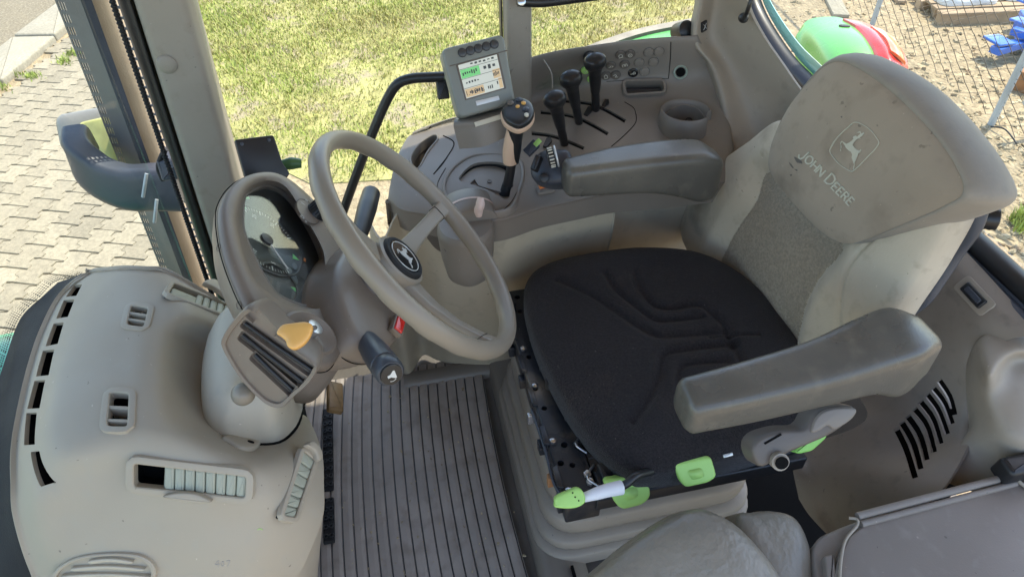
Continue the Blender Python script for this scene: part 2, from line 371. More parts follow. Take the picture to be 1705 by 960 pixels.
def text_geo(s):
    cu = bpy.data.curves.new('t', 'FONT'); cu.body = s; cu.resolution_u = 3; o = bpy.data.objects.new('t', cu); COL.objects.link(o)
    dg = bpy.context.evaluated_depsgraph_get(); dg.update(); me = bpy.data.meshes.new_from_object(o.evaluated_get(dg)); bpy.data.objects.remove(o)
    return [(v.co.x, v.co.y) for v in me.vertices], [tuple(p.vertices) for p in me.polygons]
def text_on(name, s, fr, size, m, parent, c=.001, bold=0):
    v, f = text_geo(s); xs = [p[0] for p in v]; ys = [p[1] for p in v]; cx, cy = (min(xs)+max(xs))/2, (min(ys)+max(ys))/2
    return link(name, mesh([fr.at((p[0]-cx)*size, (p[1]-cy)*size, c) for p in v], f), m, parent, False)

# leaping deer outline, unit square, facing left, hind leg at lower right
def grid_decal(name, poly, bv, m, parent, lift=.0012, cell=.7):
    """filled mark as small cells lying on the surface (embroidery)"""
    poly = np.array(poly); lo, hi = poly.min(0), poly.max(0); nx, ny = int((hi[0]-lo[0])/cell)+2, int((hi[1]-lo[1])/cell)+2; vid = {}; Vv = []; F = []
    def vert(i, j):
        if (i, j) not in vid: h = hit(bv, lo[0]+i*cell, lo[1]+j*cell); vid[(i, j)] = len(Vv); Vv.append(h[0]+h[1]*lift)
        return vid[(i, j)]
    C_ = np.array([[lo[0]+(i+.5)*cell, lo[1]+(j+.5)*cell] for i in range(nx) for j in range(ny)]); ins = inpoly(C_, poly)
    for k, q in enumerate(ins):
        if q: i, j = divmod(k, ny); F.append((vert(i, j), vert(i+1, j), vert(i+1, j+1), vert(i, j+1)))
    return link(name, mesh(Vv, F, False), m, parent, False)
def inpoly(P, poly):
    poly = np.array(poly); x, y = P[:, 0], P[:, 1]; r = np.zeros(len(P), bool); j = len(poly)-1
    for i in range(len(poly)):
        a, b = poly[i], poly[j]; c = ((a[1] > y) != (b[1] > y)) & (x < (b[0]-a[0])*(y-a[1])/(b[1]-a[1]+1e-12)+a[0]); r ^= c; j = i
    return r
DEER = [(.05, .42), (.02, .60), (.08, .66), (.17, .64), (.22, .60), (.30, .68), (.40, .76), (.42, .84), (.36, .86), (.38, .89), (.47, .90), (.40, .98), (.43, .99), (.52, .92),
        (.56, 1.0), (.59, .99), (.57, .90), (.62, .97), (.65, .95), (.60, .86), (.64, .80), (.58, .80), (.54, .74), (.55, .64), (.66, .58), (.78, .58), (.84, .64), (.86, .60), (.82, .52),
        (.76, .44), (.74, .34), (.66, .22), (.72, .10), (.70, 0.0), (.66, .01), (.66, .10), (.58, .22), (.58, .36), (.48, .42), (.34, .46), (.24, .50), (.14, .58), (.08, .58), (.09, .43)]


# ================================================================== SETTING (outside)
GZ = -1.3
def ground_patch(name, pix, m, lift, kind='structure', th=.05, extra=None):
    P = [PZ(a, b, GZ)[:2] for a, b in pix] if extra is None else extra
    v, f = prism_g(P, W, GZ-th, GZ+lift, 0); return tag(link(name, mesh(v, f), m, None, False), kind=kind)
# one big sheet
v, f = prism_g([(-60, -60), (90, -60), (90, 60), (-60, 60)], W, GZ-.2, GZ, 0)
tag(link('ground', mesh(v, f), 'dirtm', None, False), kind='structure')
K0, K1 = PZ(0, 150, GZ)[:2], PZ(125, 45, GZ)[:2]; kd = nz(K1-K0); kn = V(-kd[1], kd[0])
if kn@(PZ(0, 0, GZ)[:2]-K0) < 0: kn = -kn
# asphalt road beyond the kerb, kerb stones
a0 = K0-kd*8; a1 = K0+kd*14
v, f = prism_g([a0+kn*.42, a1+kn*.42, a1+kn*9, a0+kn*9], W, GZ-.05, GZ+.02, 0); tag(link('road', mesh(v, f), 'asphalt', None, False), kind='structure')
kerb = thing('kerb', (K0[0], K0[1], GZ), 'weathered pale kerb stones along the edge of the asphalt road', 'kerb')
for i in range(14):
    p = K0+kd*(-4+i*1.02); fr = Fr((p[0], p[1], GZ), (0, 0, 1), (kd[0], kd[1], 0)); s = 1 if (np.cross([0, 0, 1], [*kd, 0])[:2]@kn) > 0 else -1
    j = rng.normal()*.012; y0, y1 = sorted((s*(0+j), s*(.42)))
    box('kerb_stone', fr, 0, .99, y0, y1, -.1, .075+rng.normal()*.008, 'kerb', kerb, .02)
# interlocking pavers: real stones with per stone tone
def pavers():
    Vv, F, tone = [], [], []; L, Wd = .23, .165; k = 0
    u = kd; n2 = -kn; th = R_(-14); c, s = math.cos(th), math.sin(th); u = V(u[0]*c-u[1]*s, u[0]*s+u[1]*c); n2 = V(-u[1], u[0]); n2 = n2 if n2@(-kn) > 0 else -n2
    e = .021; g = .968
    zig = lambda x: e*(1 if (x/(L/2)) % 1 < .40 else (-1 if .5 <= (x/(L/2)) % 1 < .9 else (1-2*(((x/(L/2)) % 1)-.40)/.1 if (x/(L/2)) % 1 < .5 else -1+2*(((x/(L/2)) % 1)-.9)/.1)))
    xs = [0, .2*L, .25*L, .45*L, .5*L, .7*L, .75*L, .95*L, L]
    out = [(x-L/2, zig(min(x, L-1e-9))-Wd/2) for x in xs]+[(x-L/2+.010, zig(min(x, L-1e-9))+Wd/2) for x in xs[::-1]]; out = np.array(out)
    base = K0-u*2
    for j in range(-2, 46):
        for i in range(-14, 40):
            ce = base+u*(i*L+(j % 2)*L*.5)+n2*(j*Wd+.05)
            if ce[0] < 1.7 or ce[0] > 10 or ce[1] < .55 or (ce-K0)@kn > -.10: continue
            if ce[1] < (1.15+.10*math.sin(ce[0]*3) if ce[0] < 4.3 else 1.35+.17*(ce[0]-4.3)): continue
            hz = .020+rng.normal()*.0015; tx, ty = rng.normal(size=2)*.006
            t = .27+rng.normal()*.020; col = (t*1.12, t*.95, t*.67)
            mid = out.mean(0)
            for sc, z in ((g, -.03), (g, hz-.005), (g*.975, hz)):
                for q in out: q2 = (mid+(q-mid)*sc); p = ce+u*q2[0]+n2*q2[1]; Vv.append((p[0], p[1], GZ+z+tx*q2[0]+ty*q2[1])); tone.append(col)
            n = len(out)
            for r in range(2):
                for a in range(n): F.append((k+r*n+a, k+r*n+(a+1) % n, k+(r+1)*n+(a+1) % n, k+(r+1)*n+a))
            F.append(tuple(k+2*n+a for a in range(n))); k += 3*n
    me = bpy.data.meshes.new('pavement'); me.from_pydata(Vv, [], F)
    at = me.color_attributes.new('tone', 'FLOAT_COLOR', 'POINT'); at.data.foreach_set('color', np.c_[np.array(tone), np.ones(len(tone))].ravel())
    me.materials.append(M['paverm']); o = bpy.data.objects.new('pavement', me); COL.objects.link(o); tag(o, kind='structure')
pavers()
# lawn: sheet of soil plus real blades
lawn = [(4.75, .95), (4.6, 1.33), (5.3, 1.53), (6.5, 1.74), (9, 2.2), (14, 3.0), (16, -3), (13, -8), (8.6, -5.0), (6.6, -3.5), (5.4, -2.7), (4.3, -1.6), (4.25, -.2), (4.35, .6)]
v, f = prism_g(lawn, W, GZ-.02, GZ+.008, 0); 
mat('turf', (.37, .34, .13), .95, bump=.8, bscale=60, bdist=.02, var=.3, vscale=5, dirt=(.34, .28, .17), dirt_amt=.8, dirt_scale=4)
tag(link('lawn', mesh(v, f), 'turf', None, False), kind='structure')
def blades(N):
    P = np.stack([rng.uniform(4.1, 13.5, N*2), rng.uniform(-7, 3, N*2)], 1); P = P[inpoly(P, lawn)]
    def fbm(p, s, sd):
        r = np.random.default_rng(sd); o = 0
        for k in range(5): a = r.uniform(0, 6.28); d = np.array([math.cos(a), math.sin(a)]); o = o+np.sin(p@d*s*(1+.5*k)+r.uniform(0, 6))*1.0
        return o/5
    dens = .60+.45*fbm(P, 2.3, 1)+.25*fbm(P, 7, 2)-np.clip((P[:, 0]*0+(-P[:, 1]-1.6))*.12, 0, .45)-np.clip((4.75-P[:, 0])*1.2, 0, .7)
    keep = rng.uniform(size=len(P)) < np.clip(dens, .12, 1); P = P[keep][:N]; n = len(P)
    far = 1+np.clip(P[:, 0]-5, 0, 8)*.10
    h = rng.uniform(.018, .05, n)*(1+.5*fbm(P, 3, 3))*far**.5; wd = rng.uniform(.0028, .0055, n)*far; az = rng.uniform(0, 6.28, n); ln = rng.uniform(.1, 1.4, n)*h
    d = np.stack([np.cos(az), np.sin(az)], 1); sd_ = np.stack([-d[:, 1], d[:, 0]], 1)
    z0 = np.full(n, GZ+.005)
    A = np.c_[P-sd_*wd[:, None], z0]; B = np.c_[P+sd_*wd[:, None], z0]; Cc = np.c_[P+d*ln[:, None]*.4+sd_*wd[:, None]*.7, z0+h*.6]; D = np.c_[P+d*ln[:, None]*.4-sd_*wd[:, None]*.7, z0+h*.6]; E_ = np.c_[P+d*ln[:, None], z0+h]
    Vv = np.stack([A, B, Cc, D, E_], 1).reshape(-1, 3); me = bpy.data.meshes.new('grass')
    i = np.arange(n)*5; quads = np.stack([i, i+1, i+2, i+3], 1); tris = np.stack([i+3, i+2, i+4], 1)
    me.vertices.add(len(Vv)); me.vertices.foreach_set('co', Vv.ravel())
    li = np.concatenate([quads.ravel(), tris.ravel()]); me.loops.add(len(li)); me.loops.foreach_set('vertex_index', li)
    me.polygons.add(2*n); me.polygons.foreach_set('loop_start', np.concatenate([np.arange(n)*4, 4*n+np.arange(n)*3])); me.update(calc_edges=True)
    g = np.clip(.5+.5*fbm(P, 2.6, 5)+rng.normal(size=n)*.28-np.clip(-P[:, 1]-1.0, 0, 3)*.30-np.clip(5.0-P[:, 0], 0, 1)*.25, 0, 1)[:, None]
    col = (1-g)*np.array([.48, .41, .18])+g*np.array([.33, .40, .09]); col = col*rng.uniform(.88, 1.08, (n, 1)); col = np.repeat(np.c_[col, np.ones(n)], 5, 0)
    at = me.color_attributes.new('tone', 'FLOAT_COLOR', 'POINT'); at.data.foreach_set('color', col.ravel())
    me.materials.append(M['grassm']); o = bpy.data.objects.new('grass', me); COL.objects.link(o); tag(o, 'short sunlit yellow green grass beside the tractor', 'grass', kind='stuff')
blades(210000)
# loose stones and dry leaves on the dirt by the fence
def litter():
    out = []; rr = np.random.default_rng(3)
    for i in range(2600):
        px, py = rr.uniform(1250, 1720), rr.uniform(-20, 470); p = PZ(px, py, GZ); s = rr.uniform(.008, .045); a = rr.uniform(0, 6.28, 5)
        a.sort(); fr = Fr(p, nz([rr.normal()*.25, rr.normal()*.25, 1]), (1, 0, 0)); o2 = [(s*math.cos(q)*rr.uniform(.6, 1), s*math.sin(q)*rr.uniform(.5, 1)) for q in a]
        out.append(rings([[fr.at(*q, -.003) for q in o2], [fr.at(q[0]*.8, q[1]*.8, s*rr.uniform(.1, .5)) for q in o2]]))
    v, f = join(out); me = mesh(v, f, False); mat('stone', (.42, .34, .22), .9, bump=.5, bscale=40, var=.45, vscale=5, dirt=(.25, .17, .10), dirt_amt=.7, dirt_scale=7)
    tag(link('gravel', me, 'stone', None, False), 'loose stones and dry leaves on the sunlit dirt by the fence', 'gravel', kind='stuff')
litter()
# weeds along the kerb joint and near the fence
def weeds(name, label, pix, n, hgt):
    out = []; rr = np.random.default_rng(len(name)+n)
    for i in range(n):
        px, py = pix[rr.integers(len(pix))]; p = PZ(px+rr.normal()*7, py+rr.normal()*3, GZ)+V(0, 0, .02); a = rr.uniform(0, 6.28); d = V(math.cos(a), math.sin(a), 0); sd_ = V(-d[1], d[0], 0)*rr.uniform(.004, .009); h = rr.uniform(.3, 1)*hgt
        out.append(([p-sd_, p+sd_, p+d*h*.5+V(0, 0, h)], [(0, 1, 2)]))
    v, f = join(out); tag(link(name, mesh(v, f, False), 'palegreen2', None, False), label, 'weeds', kind='stuff')
mat('palegreen2', (.30, .36, .08), .8, var=.3, vscale=9)
weeds('weeds', 'green weeds growing in the joint between kerb and pavers', [(35, 128), (50, 131), (112, 104), (120, 95), (105, 107), (125, 90), (60, 132), (95, 25), (10, 150)], 420, .05)
weeds('weeds', 'green weeds growing in the dirt behind the seat', [(1690, 370), (1700, 380), (1702, 362), (1696, 388)], 260, .10)

# ================================================================== FENCE and yard clutter
FA = PZ(1452, 42, GZ); FB = PZ(1650, 207, GZ); fd = nz((FB-FA)[:2]); fl = np.linalg.norm((FB-FA)[:2])
fence = thing('chain_link_fence', tuple(FA), 'rusty chain link fence with thin galvanised posts behind the seat', 'fence')
for t in (-1, 0, 1, 2):
    p = FA[:2]+fd*fl*t
    tube('post', [(p[0], p[1], GZ-.02), (p[0], p[1], GZ+1.0), (p[0], p[1], GZ+2.0)], .026, 'galv', fence, n=14)
for z in (1.95,):
    q0, q1 = FA[:2]-fd*fl*1, FA[:2]+fd*fl*2
    tube('rail', [(q0[0], q0[1], GZ+z), ((q0+q1)[0]/2, (q0+q1)[1]/2, GZ+z), (q1[0], q1[1], GZ+z)], .018 if z > 1 else .012, 'galv', fence, n=10)
def wires():
    out = []; s = .092; n = int(3*fl/s); rr = np.random.default_rng(4)
    for i in range(n):
        pts = []; x = -fl+i*s
        for k in range(42):
            z = .04+k*s/2*1.02; xx = x+(s/2 if (k+i) % 2 else -s/2)*1.0; off = .004*(1 if k % 2 else -1)
            p = FA[:2]+fd*(xx+rr.normal()*.003)+V(-fd[1], fd[0])*(off+.015*math.sin(xx*3)*math.sin(z*2)); pts.append((p[0], p[1], GZ+z))
        P = np.array(pts); rad = .0026
        rs = [[p+V(rad*math.cos(a)*fd[0], rad*math.cos(a)*fd[1], rad*math.sin(a)*.8)+V(-fd[1], fd[0], 0)*rad*math.sin(a) for a in (0, 2.1, 4.2)] for p in P]
        out.append(rings(rs, False, False))
    v, f = join(out); link('wire_mesh', mesh(v, f, False), 'wirem', fence)
mat('wirem', (.17, .14, .11), .7, metal=.3, var=.3); wires()
def plank(name, a, b, wd, th, m, label, cat, lift=0, group=None):
    a, b = np.array(a), np.array(b); fr = Fr((a+b)/2+V(0, 0, lift), (0, 0, 1), b-a); L = np.linalg.norm(b-a)/2
    return tag(box(name, fr, -L, L, -wd/2, wd/2, 0, th, m, None, .006), label, cat, group)
pa = thing('pallet', tuple(PZ(1620, 20, GZ)), 'grey wooden pallet under white sacks beyond the fence', 'pallet')
fr = Fr(PZ(1640, 12, GZ), (0, 0, 1), PZ(1705, 22, GZ)-PZ(1560, 28, GZ))
for i in range(7): box('board', fr, -.75+i*.02, .8, -.45+i*.15, -.34+i*.15, .10, .122, 'wood', pa, .004)
for i in range(3): box('skid', fr, -.74, .8, -.44+i*.41, -.35+i*.41, 0, .098, 'wood', pa, .004)
for i, (x, y, lb) in enumerate(((-.35, .0, 'plump white sack on the pallet, the one nearer the leaning planks'), (.35, .06, 'plump white sack on the pallet, the one above the blue machine part'))):
    fr2 = fr.off(x, y, .125); o2 = poly_r([(-.3, -.27), (.3, -.26), (.31, .27), (-.29, .28)], .1, 5)
    tag(pad('sack', o2, fr2, .13, 'sack', None, k=2.4, skirt=0, hf=lambda p: .02*np.sin(p[:, 0]*23)*np.sin(p[:, 1]*19+1)), lb, 'sack', 'white sacks beyond the fence')
plank('plank', PZ(1440, -60, GZ), PZ(1500, 8, GZ), .10, .03, 'wood', 'weathered grey plank lying on the dirt left of the pallet', 'plank', .01, 'planks')
plank('plank', PZ(1536, -40, GZ), PZ(1560, 32, GZ), .09, .08, 'wood', 'dark beam end lying against the left side of the pallet', 'plank', .01, 'planks')
plank('plank', PZ(1375, -20, GZ), PZ(1400, 30, GZ), .16, .03, 'kerb', 'pale flat board lying on the dirt above the rear lamp', 'plank', .005, 'planks')
bm_ = thing('machine_part', tuple(PZ(1690, 85, GZ)), 'bright blue steel implement part on the dirt beyond the fence', 'implement')
def beam(name, a, b, wd, th, z, m='bluepaint'):
    a, b = PZ(*a, GZ), PZ(*b, GZ); fr = Fr((a+b)/2, (0, 0, 1), b-a); L = np.linalg.norm(b-a)/2; return box(name, fr, -L, L, -wd/2, wd/2, z, z+th, m, bm_, .008)
beam('crossbar', (1645, 108), (1730, 82), .10, .06, .10); beam('crossbar', (1668, 88), (1740, 112), .08, .06, .18)
beam('plate', (1635, 101), (1662, 98), .22, .02, .17); beam('plate', (1672, 84), (1690, 80), .18, .02, .25); beam('upright', (1690, 60), (1712, 100), .12, .20, .05); beam('plate', (1685, 52), (1725, 44), .20, .02, .26)
tag(tube('pipe', [PZ(1675, 232, GZ)+V(0, 0, .3), PZ(1700, 226, GZ)+V(0, 0, .32), PZ(1740, 215, GZ)+V(0, 0, .36)], .022, 'galv'), 'galvanised pipe stub sticking out beside the fence foot', 'pipe')
tag(tube('hose', [PZ(1648, 215, GZ)+V(0, 0, .02), PZ(1668, 225, GZ)+V(0, 0, .05), PZ(1690, 245, GZ)+V(0, 0, .03)], .006, 'black'), 'thin black cable trailing from the fence foot', 'cable')
fr = Fr(PZ(1712, 150, GZ), (0, 0, 1), (1, .4, 0)); tag(box('block', fr, -.12, .12, -.1, .1, 0, .16, 'rust', None, .01), 'dark rusty block on the ground right of the fence post', 'block')

# ================================================================== REAR FENDER with lamp (outside right)
fen = thing('rear_fender', (2.2, -1.5, .1), 'bright green rear fender outside the window, with red and orange lamp', 'fender')
G = [[PZ(1325, 60, .28), PZ(1345, 34, .33), PZ(1385, 28, .36), PZ(1415, 35, .37), PZ(1440, 50, .36)],
     [PZ(1335, 90, .25), PZ(1362, 68, .33), PZ(1400, 62, .37), PZ(1438, 66, .38), PZ(1462, 82, .36)],
     [PZ(1350, 130, .22), PZ(1380, 110, .31), PZ(1415, 102, .35), PZ(1452, 102, .36), PZ(1473, 108, .34)],
     [PZ(1370, 190, .15), PZ(1400, 170, .24), PZ(1430, 160, .28), PZ(1465, 155, .28), PZ(1480, 150, .26)]]
fo = patch('body', G, 'jdgreen', fen, k=8, thdir=(0, 0, -.05))
G = [[PZ(1404, 31, .376), PZ(1440, 38, .38), PZ(1475, 55, .375), PZ(1500, 80, .35)],
     [PZ(1430, 46, .385), PZ(1455, 52, .395), PZ(1484, 70, .385), PZ(1508, 95, .35)],
     [PZ(1453, 74, .385), PZ(1475, 80, .395), PZ(1497, 98, .37), PZ(1512, 112, .33)],
     [PZ(1468, 108, .360), PZ(1486, 114, .365), PZ(1500, 125, .34), PZ(1510, 135, .30)],
     [PZ(1480, 150, .26), PZ(1490, 150, .28), PZ(1500, 155, .26), PZ(1506, 158, .22)]]
lamp = patch('tail_lamp', G, 'redplastic', fen, k=8, thdir=(-.02, .02, -.06))
G = [[PZ(1450, 43, .392), PZ(1470, 50, .395), PZ(1490, 64, .385)], [PZ(1474, 62, .402), PZ(1488, 72, .400), PZ(1502, 86, .380)], [PZ(1484, 84, .398), PZ(1496, 92, .390), PZ(1508, 104, .362)]]
patch('orange_lens', G, 'orangelens', lamp, k=6, thdir=(0, 0, -.01))
bv = bvh_of(fo); fr = hframe(bv, 1406, 44, 1420, 46); prism('bolt', [(.022*math.cos(a), .011*math.sin(a)) for a in np.arange(16)*2*math.pi/16], fr, 0, .004, 'black', fen, .001)
fen2 = thing('fender_skirt', (2.6, -1.0, .1), 'dark green fender with grey rim outside the side window', 'fender')
G = [[PZ(880, 116, .30), PZ(940, 92, .33), PZ(1000, 68, .35), PZ(1070, 46, .37), PZ(1165, 28, .37)],
     [PZ(890, 124, .29), PZ(950, 100, .32), PZ(1008, 76, .34), PZ(1075, 54, .36), PZ(1168, 36, .36)]]
patch('rim', G, 'panel', fen2, k=8, thdir=(0, 0, -.04))
G = [[PZ(900, 122, .28), PZ(955, 100, .31), PZ(1012, 78, .33), PZ(1078, 56, .35), PZ(1170, 38, .35)],
     [PZ(960, 150, .25), PZ(1000, 135, .28), PZ(1050, 120, .30), PZ(1110, 100, .31), PZ(1185, 85, .31)],
     [PZ(960, 190, .22), PZ(1000, 185, .22), PZ(1050, 180, .24), PZ(1110, 170, .24), PZ(1185, 165, .24)]]
patch('panel', G, 'skirtgreen', fen2, k=8, thdir=(0, 0, -.04))
# bonnet seen through the windscreen at far left
bon = thing('bonnet', (1.0, 1.3, -.3), 'dark green engine bonnet beyond the windscreen, in the bottom left', 'bonnet')
v, f = rings([[V(.62+.82*math.copysign(abs(math.cos(a))**.45, math.cos(a)), y, -.25+(.62+zz)*math.sin(a)**.45) for a in np.linspace(.001, math.pi-.001, 40)] for y, zz in ((.80, 0.0), (.82, .015), (1.1, .0), (1.8, -.06), (2.0, -.1))])
link('shell', mesh(v, f), 'bonnetm', bon)

# ================================================================== FRONT RIGHT: pillar, exhaust guard, mirror arm
pil = thing('front_pillar', (1.40, .40, .0), 'tall beige front corner pillar with round screw cap', 'pillar')
def vquad(p0, p1, xv, zt=1.72, zb=.05, y_at=None):
    return None
def lean(o, k=.055, z0=.78):
    for v_ in o.data.vertices: v_.co.y -= k*(v_.co.z+par_z-z0)
    return o
par_z = 0.0
pc = prism('cover', poly_r([(1.36, .335), (1.39, .328), (1.47, .335), (1.47, .425), (1.385, .429), (1.36, .418)], .012, 4), W, .12, 1.70, 'pillarm', pil, .002); lean(pc)
lean(prism('seal', poly_r([(1.372, .431), (1.44, .431), (1.44, .455), (1.385, .455)], .006, 3), W, .10, 1.70, 'black', pil, .001))
bvp = bvh_of(pc); h = hit(bvp, 278, 107)
if h: lathe('screw_cap', [(.0185, -.004), (.0185, .0015), (.017, .004), (.010, .0058), (.0005, .0064)], Fr(h[0], h[1], (0, 0, 1)), 'pillarm', pil, n=32)
lean(tube('seal_bead', [(1.372, .460, .1), (1.372, .460, .8), (1.372, .460, 1.7)], .0042, 'blackrubber', pil, n=10))
cg = [lathe_g([(.0050, -.002), (.0058, 0), (.0050, .002)], Fr((1.372, .460, .12+i*.0075), (0, 0, 1), (1, 0, 0)), 10) for i in range(190)]
v, f = join(cg); lean(link('seal_ribs', mesh(v, f, False), 'blackrubber', pil))
ex = thing('exhaust_stack', (1.78, .68, -.6), 'upright exhaust stack with pale pipe behind grey perforated guard', 'exhaust'); par_z = -.6
lean(lathe('pipe', [(.042, -.5), (.042, 1.75)], Fr((1.80, .625, 0), (0, 0, 1), (1, 0, 0)), 'exhaust', ex, n=32))
def slotted(name, A, Bv, z0, z1, m, parent, nslot=3, sw=.010, sh=.026, pitch=.034, th=.003, gap=.004):
    A, Bv = np.array(A), np.array(Bv); L = np.linalg.norm(Bv-A); us = [0]; u = .005
    for i in range(nslot): us += [u, u+sw]; u += sw+gap
    us += [L]; zz = [z0]; z = z0+.01
    while z+sh < z1: zz += [z, z+sh]; z += pitch
    zz += [z1]; out = []; t = (Bv-A)/L; n3 = V(-t[1], t[0])*th
    def blk(p0, p1, za, zb): out.append(rings([[V(*p0, zc), V(*p1, zc), V(*(p1+n3), zc), V(*(p0+n3), zc)] for zc in (za, zb)]))
    for i in range(len(us)-1):
        p0, p1 = A+t*us[i], A+t*us[i+1]
        if i % 2 == 0: blk(p0, p1, z0, z1)
        else:
            for j in range(0, len(zz)-1, 2): blk(p0, p1, zz[j], zz[j+1])
    v, f = join(out); return lean(link(name, mesh(v, f, False), m, parent, False))
slotted('guard_panel', (1.737, .690), (1.700, .625), -.5, 1.7, 'shield', ex, 3, .0044, .020, .028, gap=.0030)
slotted('guard_edge', (1.700, .625), (1.708, .605), -.5, 1.7, 'navy', ex, 0)
slotted('guard_rear_panel', (1.735, .571), (1.722, .548), -.5, 1.7, 'shield', ex, 2, .0075, .018, .024)
# worklight / mirror arm
arm = thing('mirror_arm', (1.72, .7, .35), 'thick dark blue plastic arm hooked around the exhaust guard', 'mirror arm')
A0 = [PX(302, 318, 1.60), PX(262, 318, 1.60), PX(215, 318, 1.61), PX(170, 300, 1.64), PX(140, 268, 1.68), PX(138, 240, 1.74)]
def armsec(p, t, hh, ww, up=V(.2, 0, 1)):
    t = nz(t); up = nz(up-t*(up@t)); s = np.cross(t, up)
    return [p+s*(a*ww)+up*(b*hh) for a, b in poly_r([(-1, -1), (1, -1), (1, 1), (-1, 1)], .55, 4)]
AP = cr(A0, 22); T = np.gradient(AP, axis=0); rs = []
for i, (p, t) in enumerate(zip(AP, T)):
    u = i/21; rs.append(armsec(p+V(0, 0, .012), t, .060-.012*u, .032))
v, f = rings(rs); sharp(link('arm', mesh(v, f), 'navy', arm), 50)
v, f = tube_g([PX(302, 268, 1.56), PX(285, 268, 1.56), PX(255, 275, 1.57)], .02, n=12, flat=1.2); 
fr = Fr(PX(288, 280, 1.50), (-1, 0, .25), (0, 1, 0)); box('clamp', fr, -.030, .030, -.026, .026, -.06, .012, 'navy', arm, .008)
tube('strap', [PX(276, 248, 1.50), PX(268, 262, 1.50), PX(264, 280, 1.50), PX(272, 300, 1.50)], .006, 'blackrubber', arm, n=10)
for a, b in (((244, 289), (238, 328)), ((261, 332), (257, 370))): tube('cable_tie', [PX(*a, 1.545), PX((a[0]+b[0])/2, (a[1]+b[1])/2, 1.535), PX(*b, 1.53)], .0042, 'galv', arm, n=8)
fr = Fr(PX(128, 245, 1.72), (-1, .1, .35), (0, 1, 0)); 
wl = thing('work_lamp', (1.85, .75, .5), 'grey work lamp with yellowish lens beside the dark blue arm', 'lamp')
o2 = poly_r([(-.085, -.055), (.085, -.05), (.08, .055), (-.075, .06)], .03, 5); fr = Fr(PX(150, 216, 1.86), (-.8, .15, .75), (0, 1, 0))
pad('housing', o2, fr, .03, 'lampgrey', wl, k=2.6, skirt=.05)
prism('lens', poly_r([(-.055, -.075), (.055, -.07), (.06, .05), (-.05, .055)], .02, 4), Fr(PX(172, 244, 1.80), (-.75, .3, .5), (0, 1, 0)), -.02, .012, 'yellowref', wl, .008)
# ================================================================== CAB STRUCTURE
v, f = prism_g(poly_r([(.05, -1.15), (1.46, -1.15), (1.46, .62), (.05, .62)], .03), W, -.12, -.012, .01)
tag(link('floor', mesh(v, f), 'plainfloor', None, False), kind='structure')
# unseen cab roof, overhang widened to keep sun out, headliner tinted to warm bounce
rf = thing('cab_roof', (.75, -.2, 1.70), 'unseen overhead cab roof with light headliner, overhang widened to shade the cab', 'roof')
prism('headliner', poly_r([(-.2, -1.5), (1.58, -1.5), (1.58, .70), (-.2, .70)], .12, 5), W, 1.70, 1.72, 'roofm', rf, .004)
prism('shell', poly_r([(-.25, -1.66), (1.66, -1.66), (1.66, .80), (-.25, .80)], .15, 5), W, 1.722, 1.84, 'fendergreen', rf, .04)
# floor mat with moulded grooves (real relief)
def floormat():
    y_edges = []; s = .0245; y0 = -.158; Xs = np.linspace(.10, 1.27, 90); rows = []; prof = [(0, 0), (.0010, -.0034), (.0034, -.0034), (.0044, 0), (.5*s, .0012), (s-.001, 0)]
    ys = []
    for i in range(21):
        for u, h in prof: ys.append((y0+i*s+u, h))
    def bow(y, x): t = (x-.88)/.42; q = (y+.16)/.42; return (.020*(1-t*t)) if abs(t) < 1 else 0.0
    G = []
    for x in Xs: G.append([V(x, y+bow(y, x), .006+h+.0008*math.sin(x*31+y*17)) for y, h in ys])
    n, m_ = len(G), len(ys); Vv = [p for r in G for p in r]; F = [(i*m_+j, i*m_+j+1, (i+1)*m_+j+1, (i+1)*m_+j) for i in range(n-1) for j in range(m_-1)]
    me = mesh(Vv, F, False); o = link('floor_mat', me, ['floorm', 'keydark'], None, False)
    for p in me.polygons:
        k = p.index % (m_-1) % 6
        if k in (1,): p.material_index = 1  # groove floors coloured near black to deepen their shade
    # recompute origin shift is fine; smooth only tops
    return tag(o, 'worn grey brown ribbed rubber mat covering the cab floor', 'floor mat')
floormat()
def crumbs():
    out = []; q = np.random.default_rng(21)
    for i in range(260):
        x, y = q.uniform(.3, 1.2), q.uniform(-.15, .24); s = q.uniform(.0008, .0032)*(1 if i % 9 else 1.8); a = np.sort(q.uniform(0, 6.28, 5)); fr = Fr((x, y, .0075), (q.normal()*.2, q.normal()*.2, 1), (1, 0, 0))
        out.append(rings([[fr.at(s*math.cos(t), s*.7*math.sin(t), z) for t in a] for z in (-.001, s*.5)]))
    v, f = join(out); tag(link('floor_debris', mesh(v, f, False), 'stone', None, False), 'tiny crumbs of dry soil scattered over the floor mat', 'debris', kind='stuff')
crumbs()
# mat border by the console and plain grey sill strip next to the seat base
sb = thing('floor_sill', (.6, -.2, 0), 'raised grey plastic strip along the floor in front of the seat base', 'sill')
G = [[V(x, y, z) for y, z in ((-.166, .004), (-.176, .024), (-.20, .03), (-.24, .02), (-.27, .0))] for x in (.25, .5, .8, 1.1, 1.3)]
patch('strip', G, 'console', sb, k=5, thdir=(0, 0, -.02))
box('joint_strip', W, .30, .63, -.238, -.232, .0, .033, 'pit', sb, .001)
G = [[V(x, y, z) for x, z in ((1.200, .004), (1.208, .013), (1.225, .016), (1.245, .014))] for y in (-.17, -.10, -.03, .06)]
patch('corner_strip', G, 'console', sb, k=5, thdir=(0, 0, -.02))
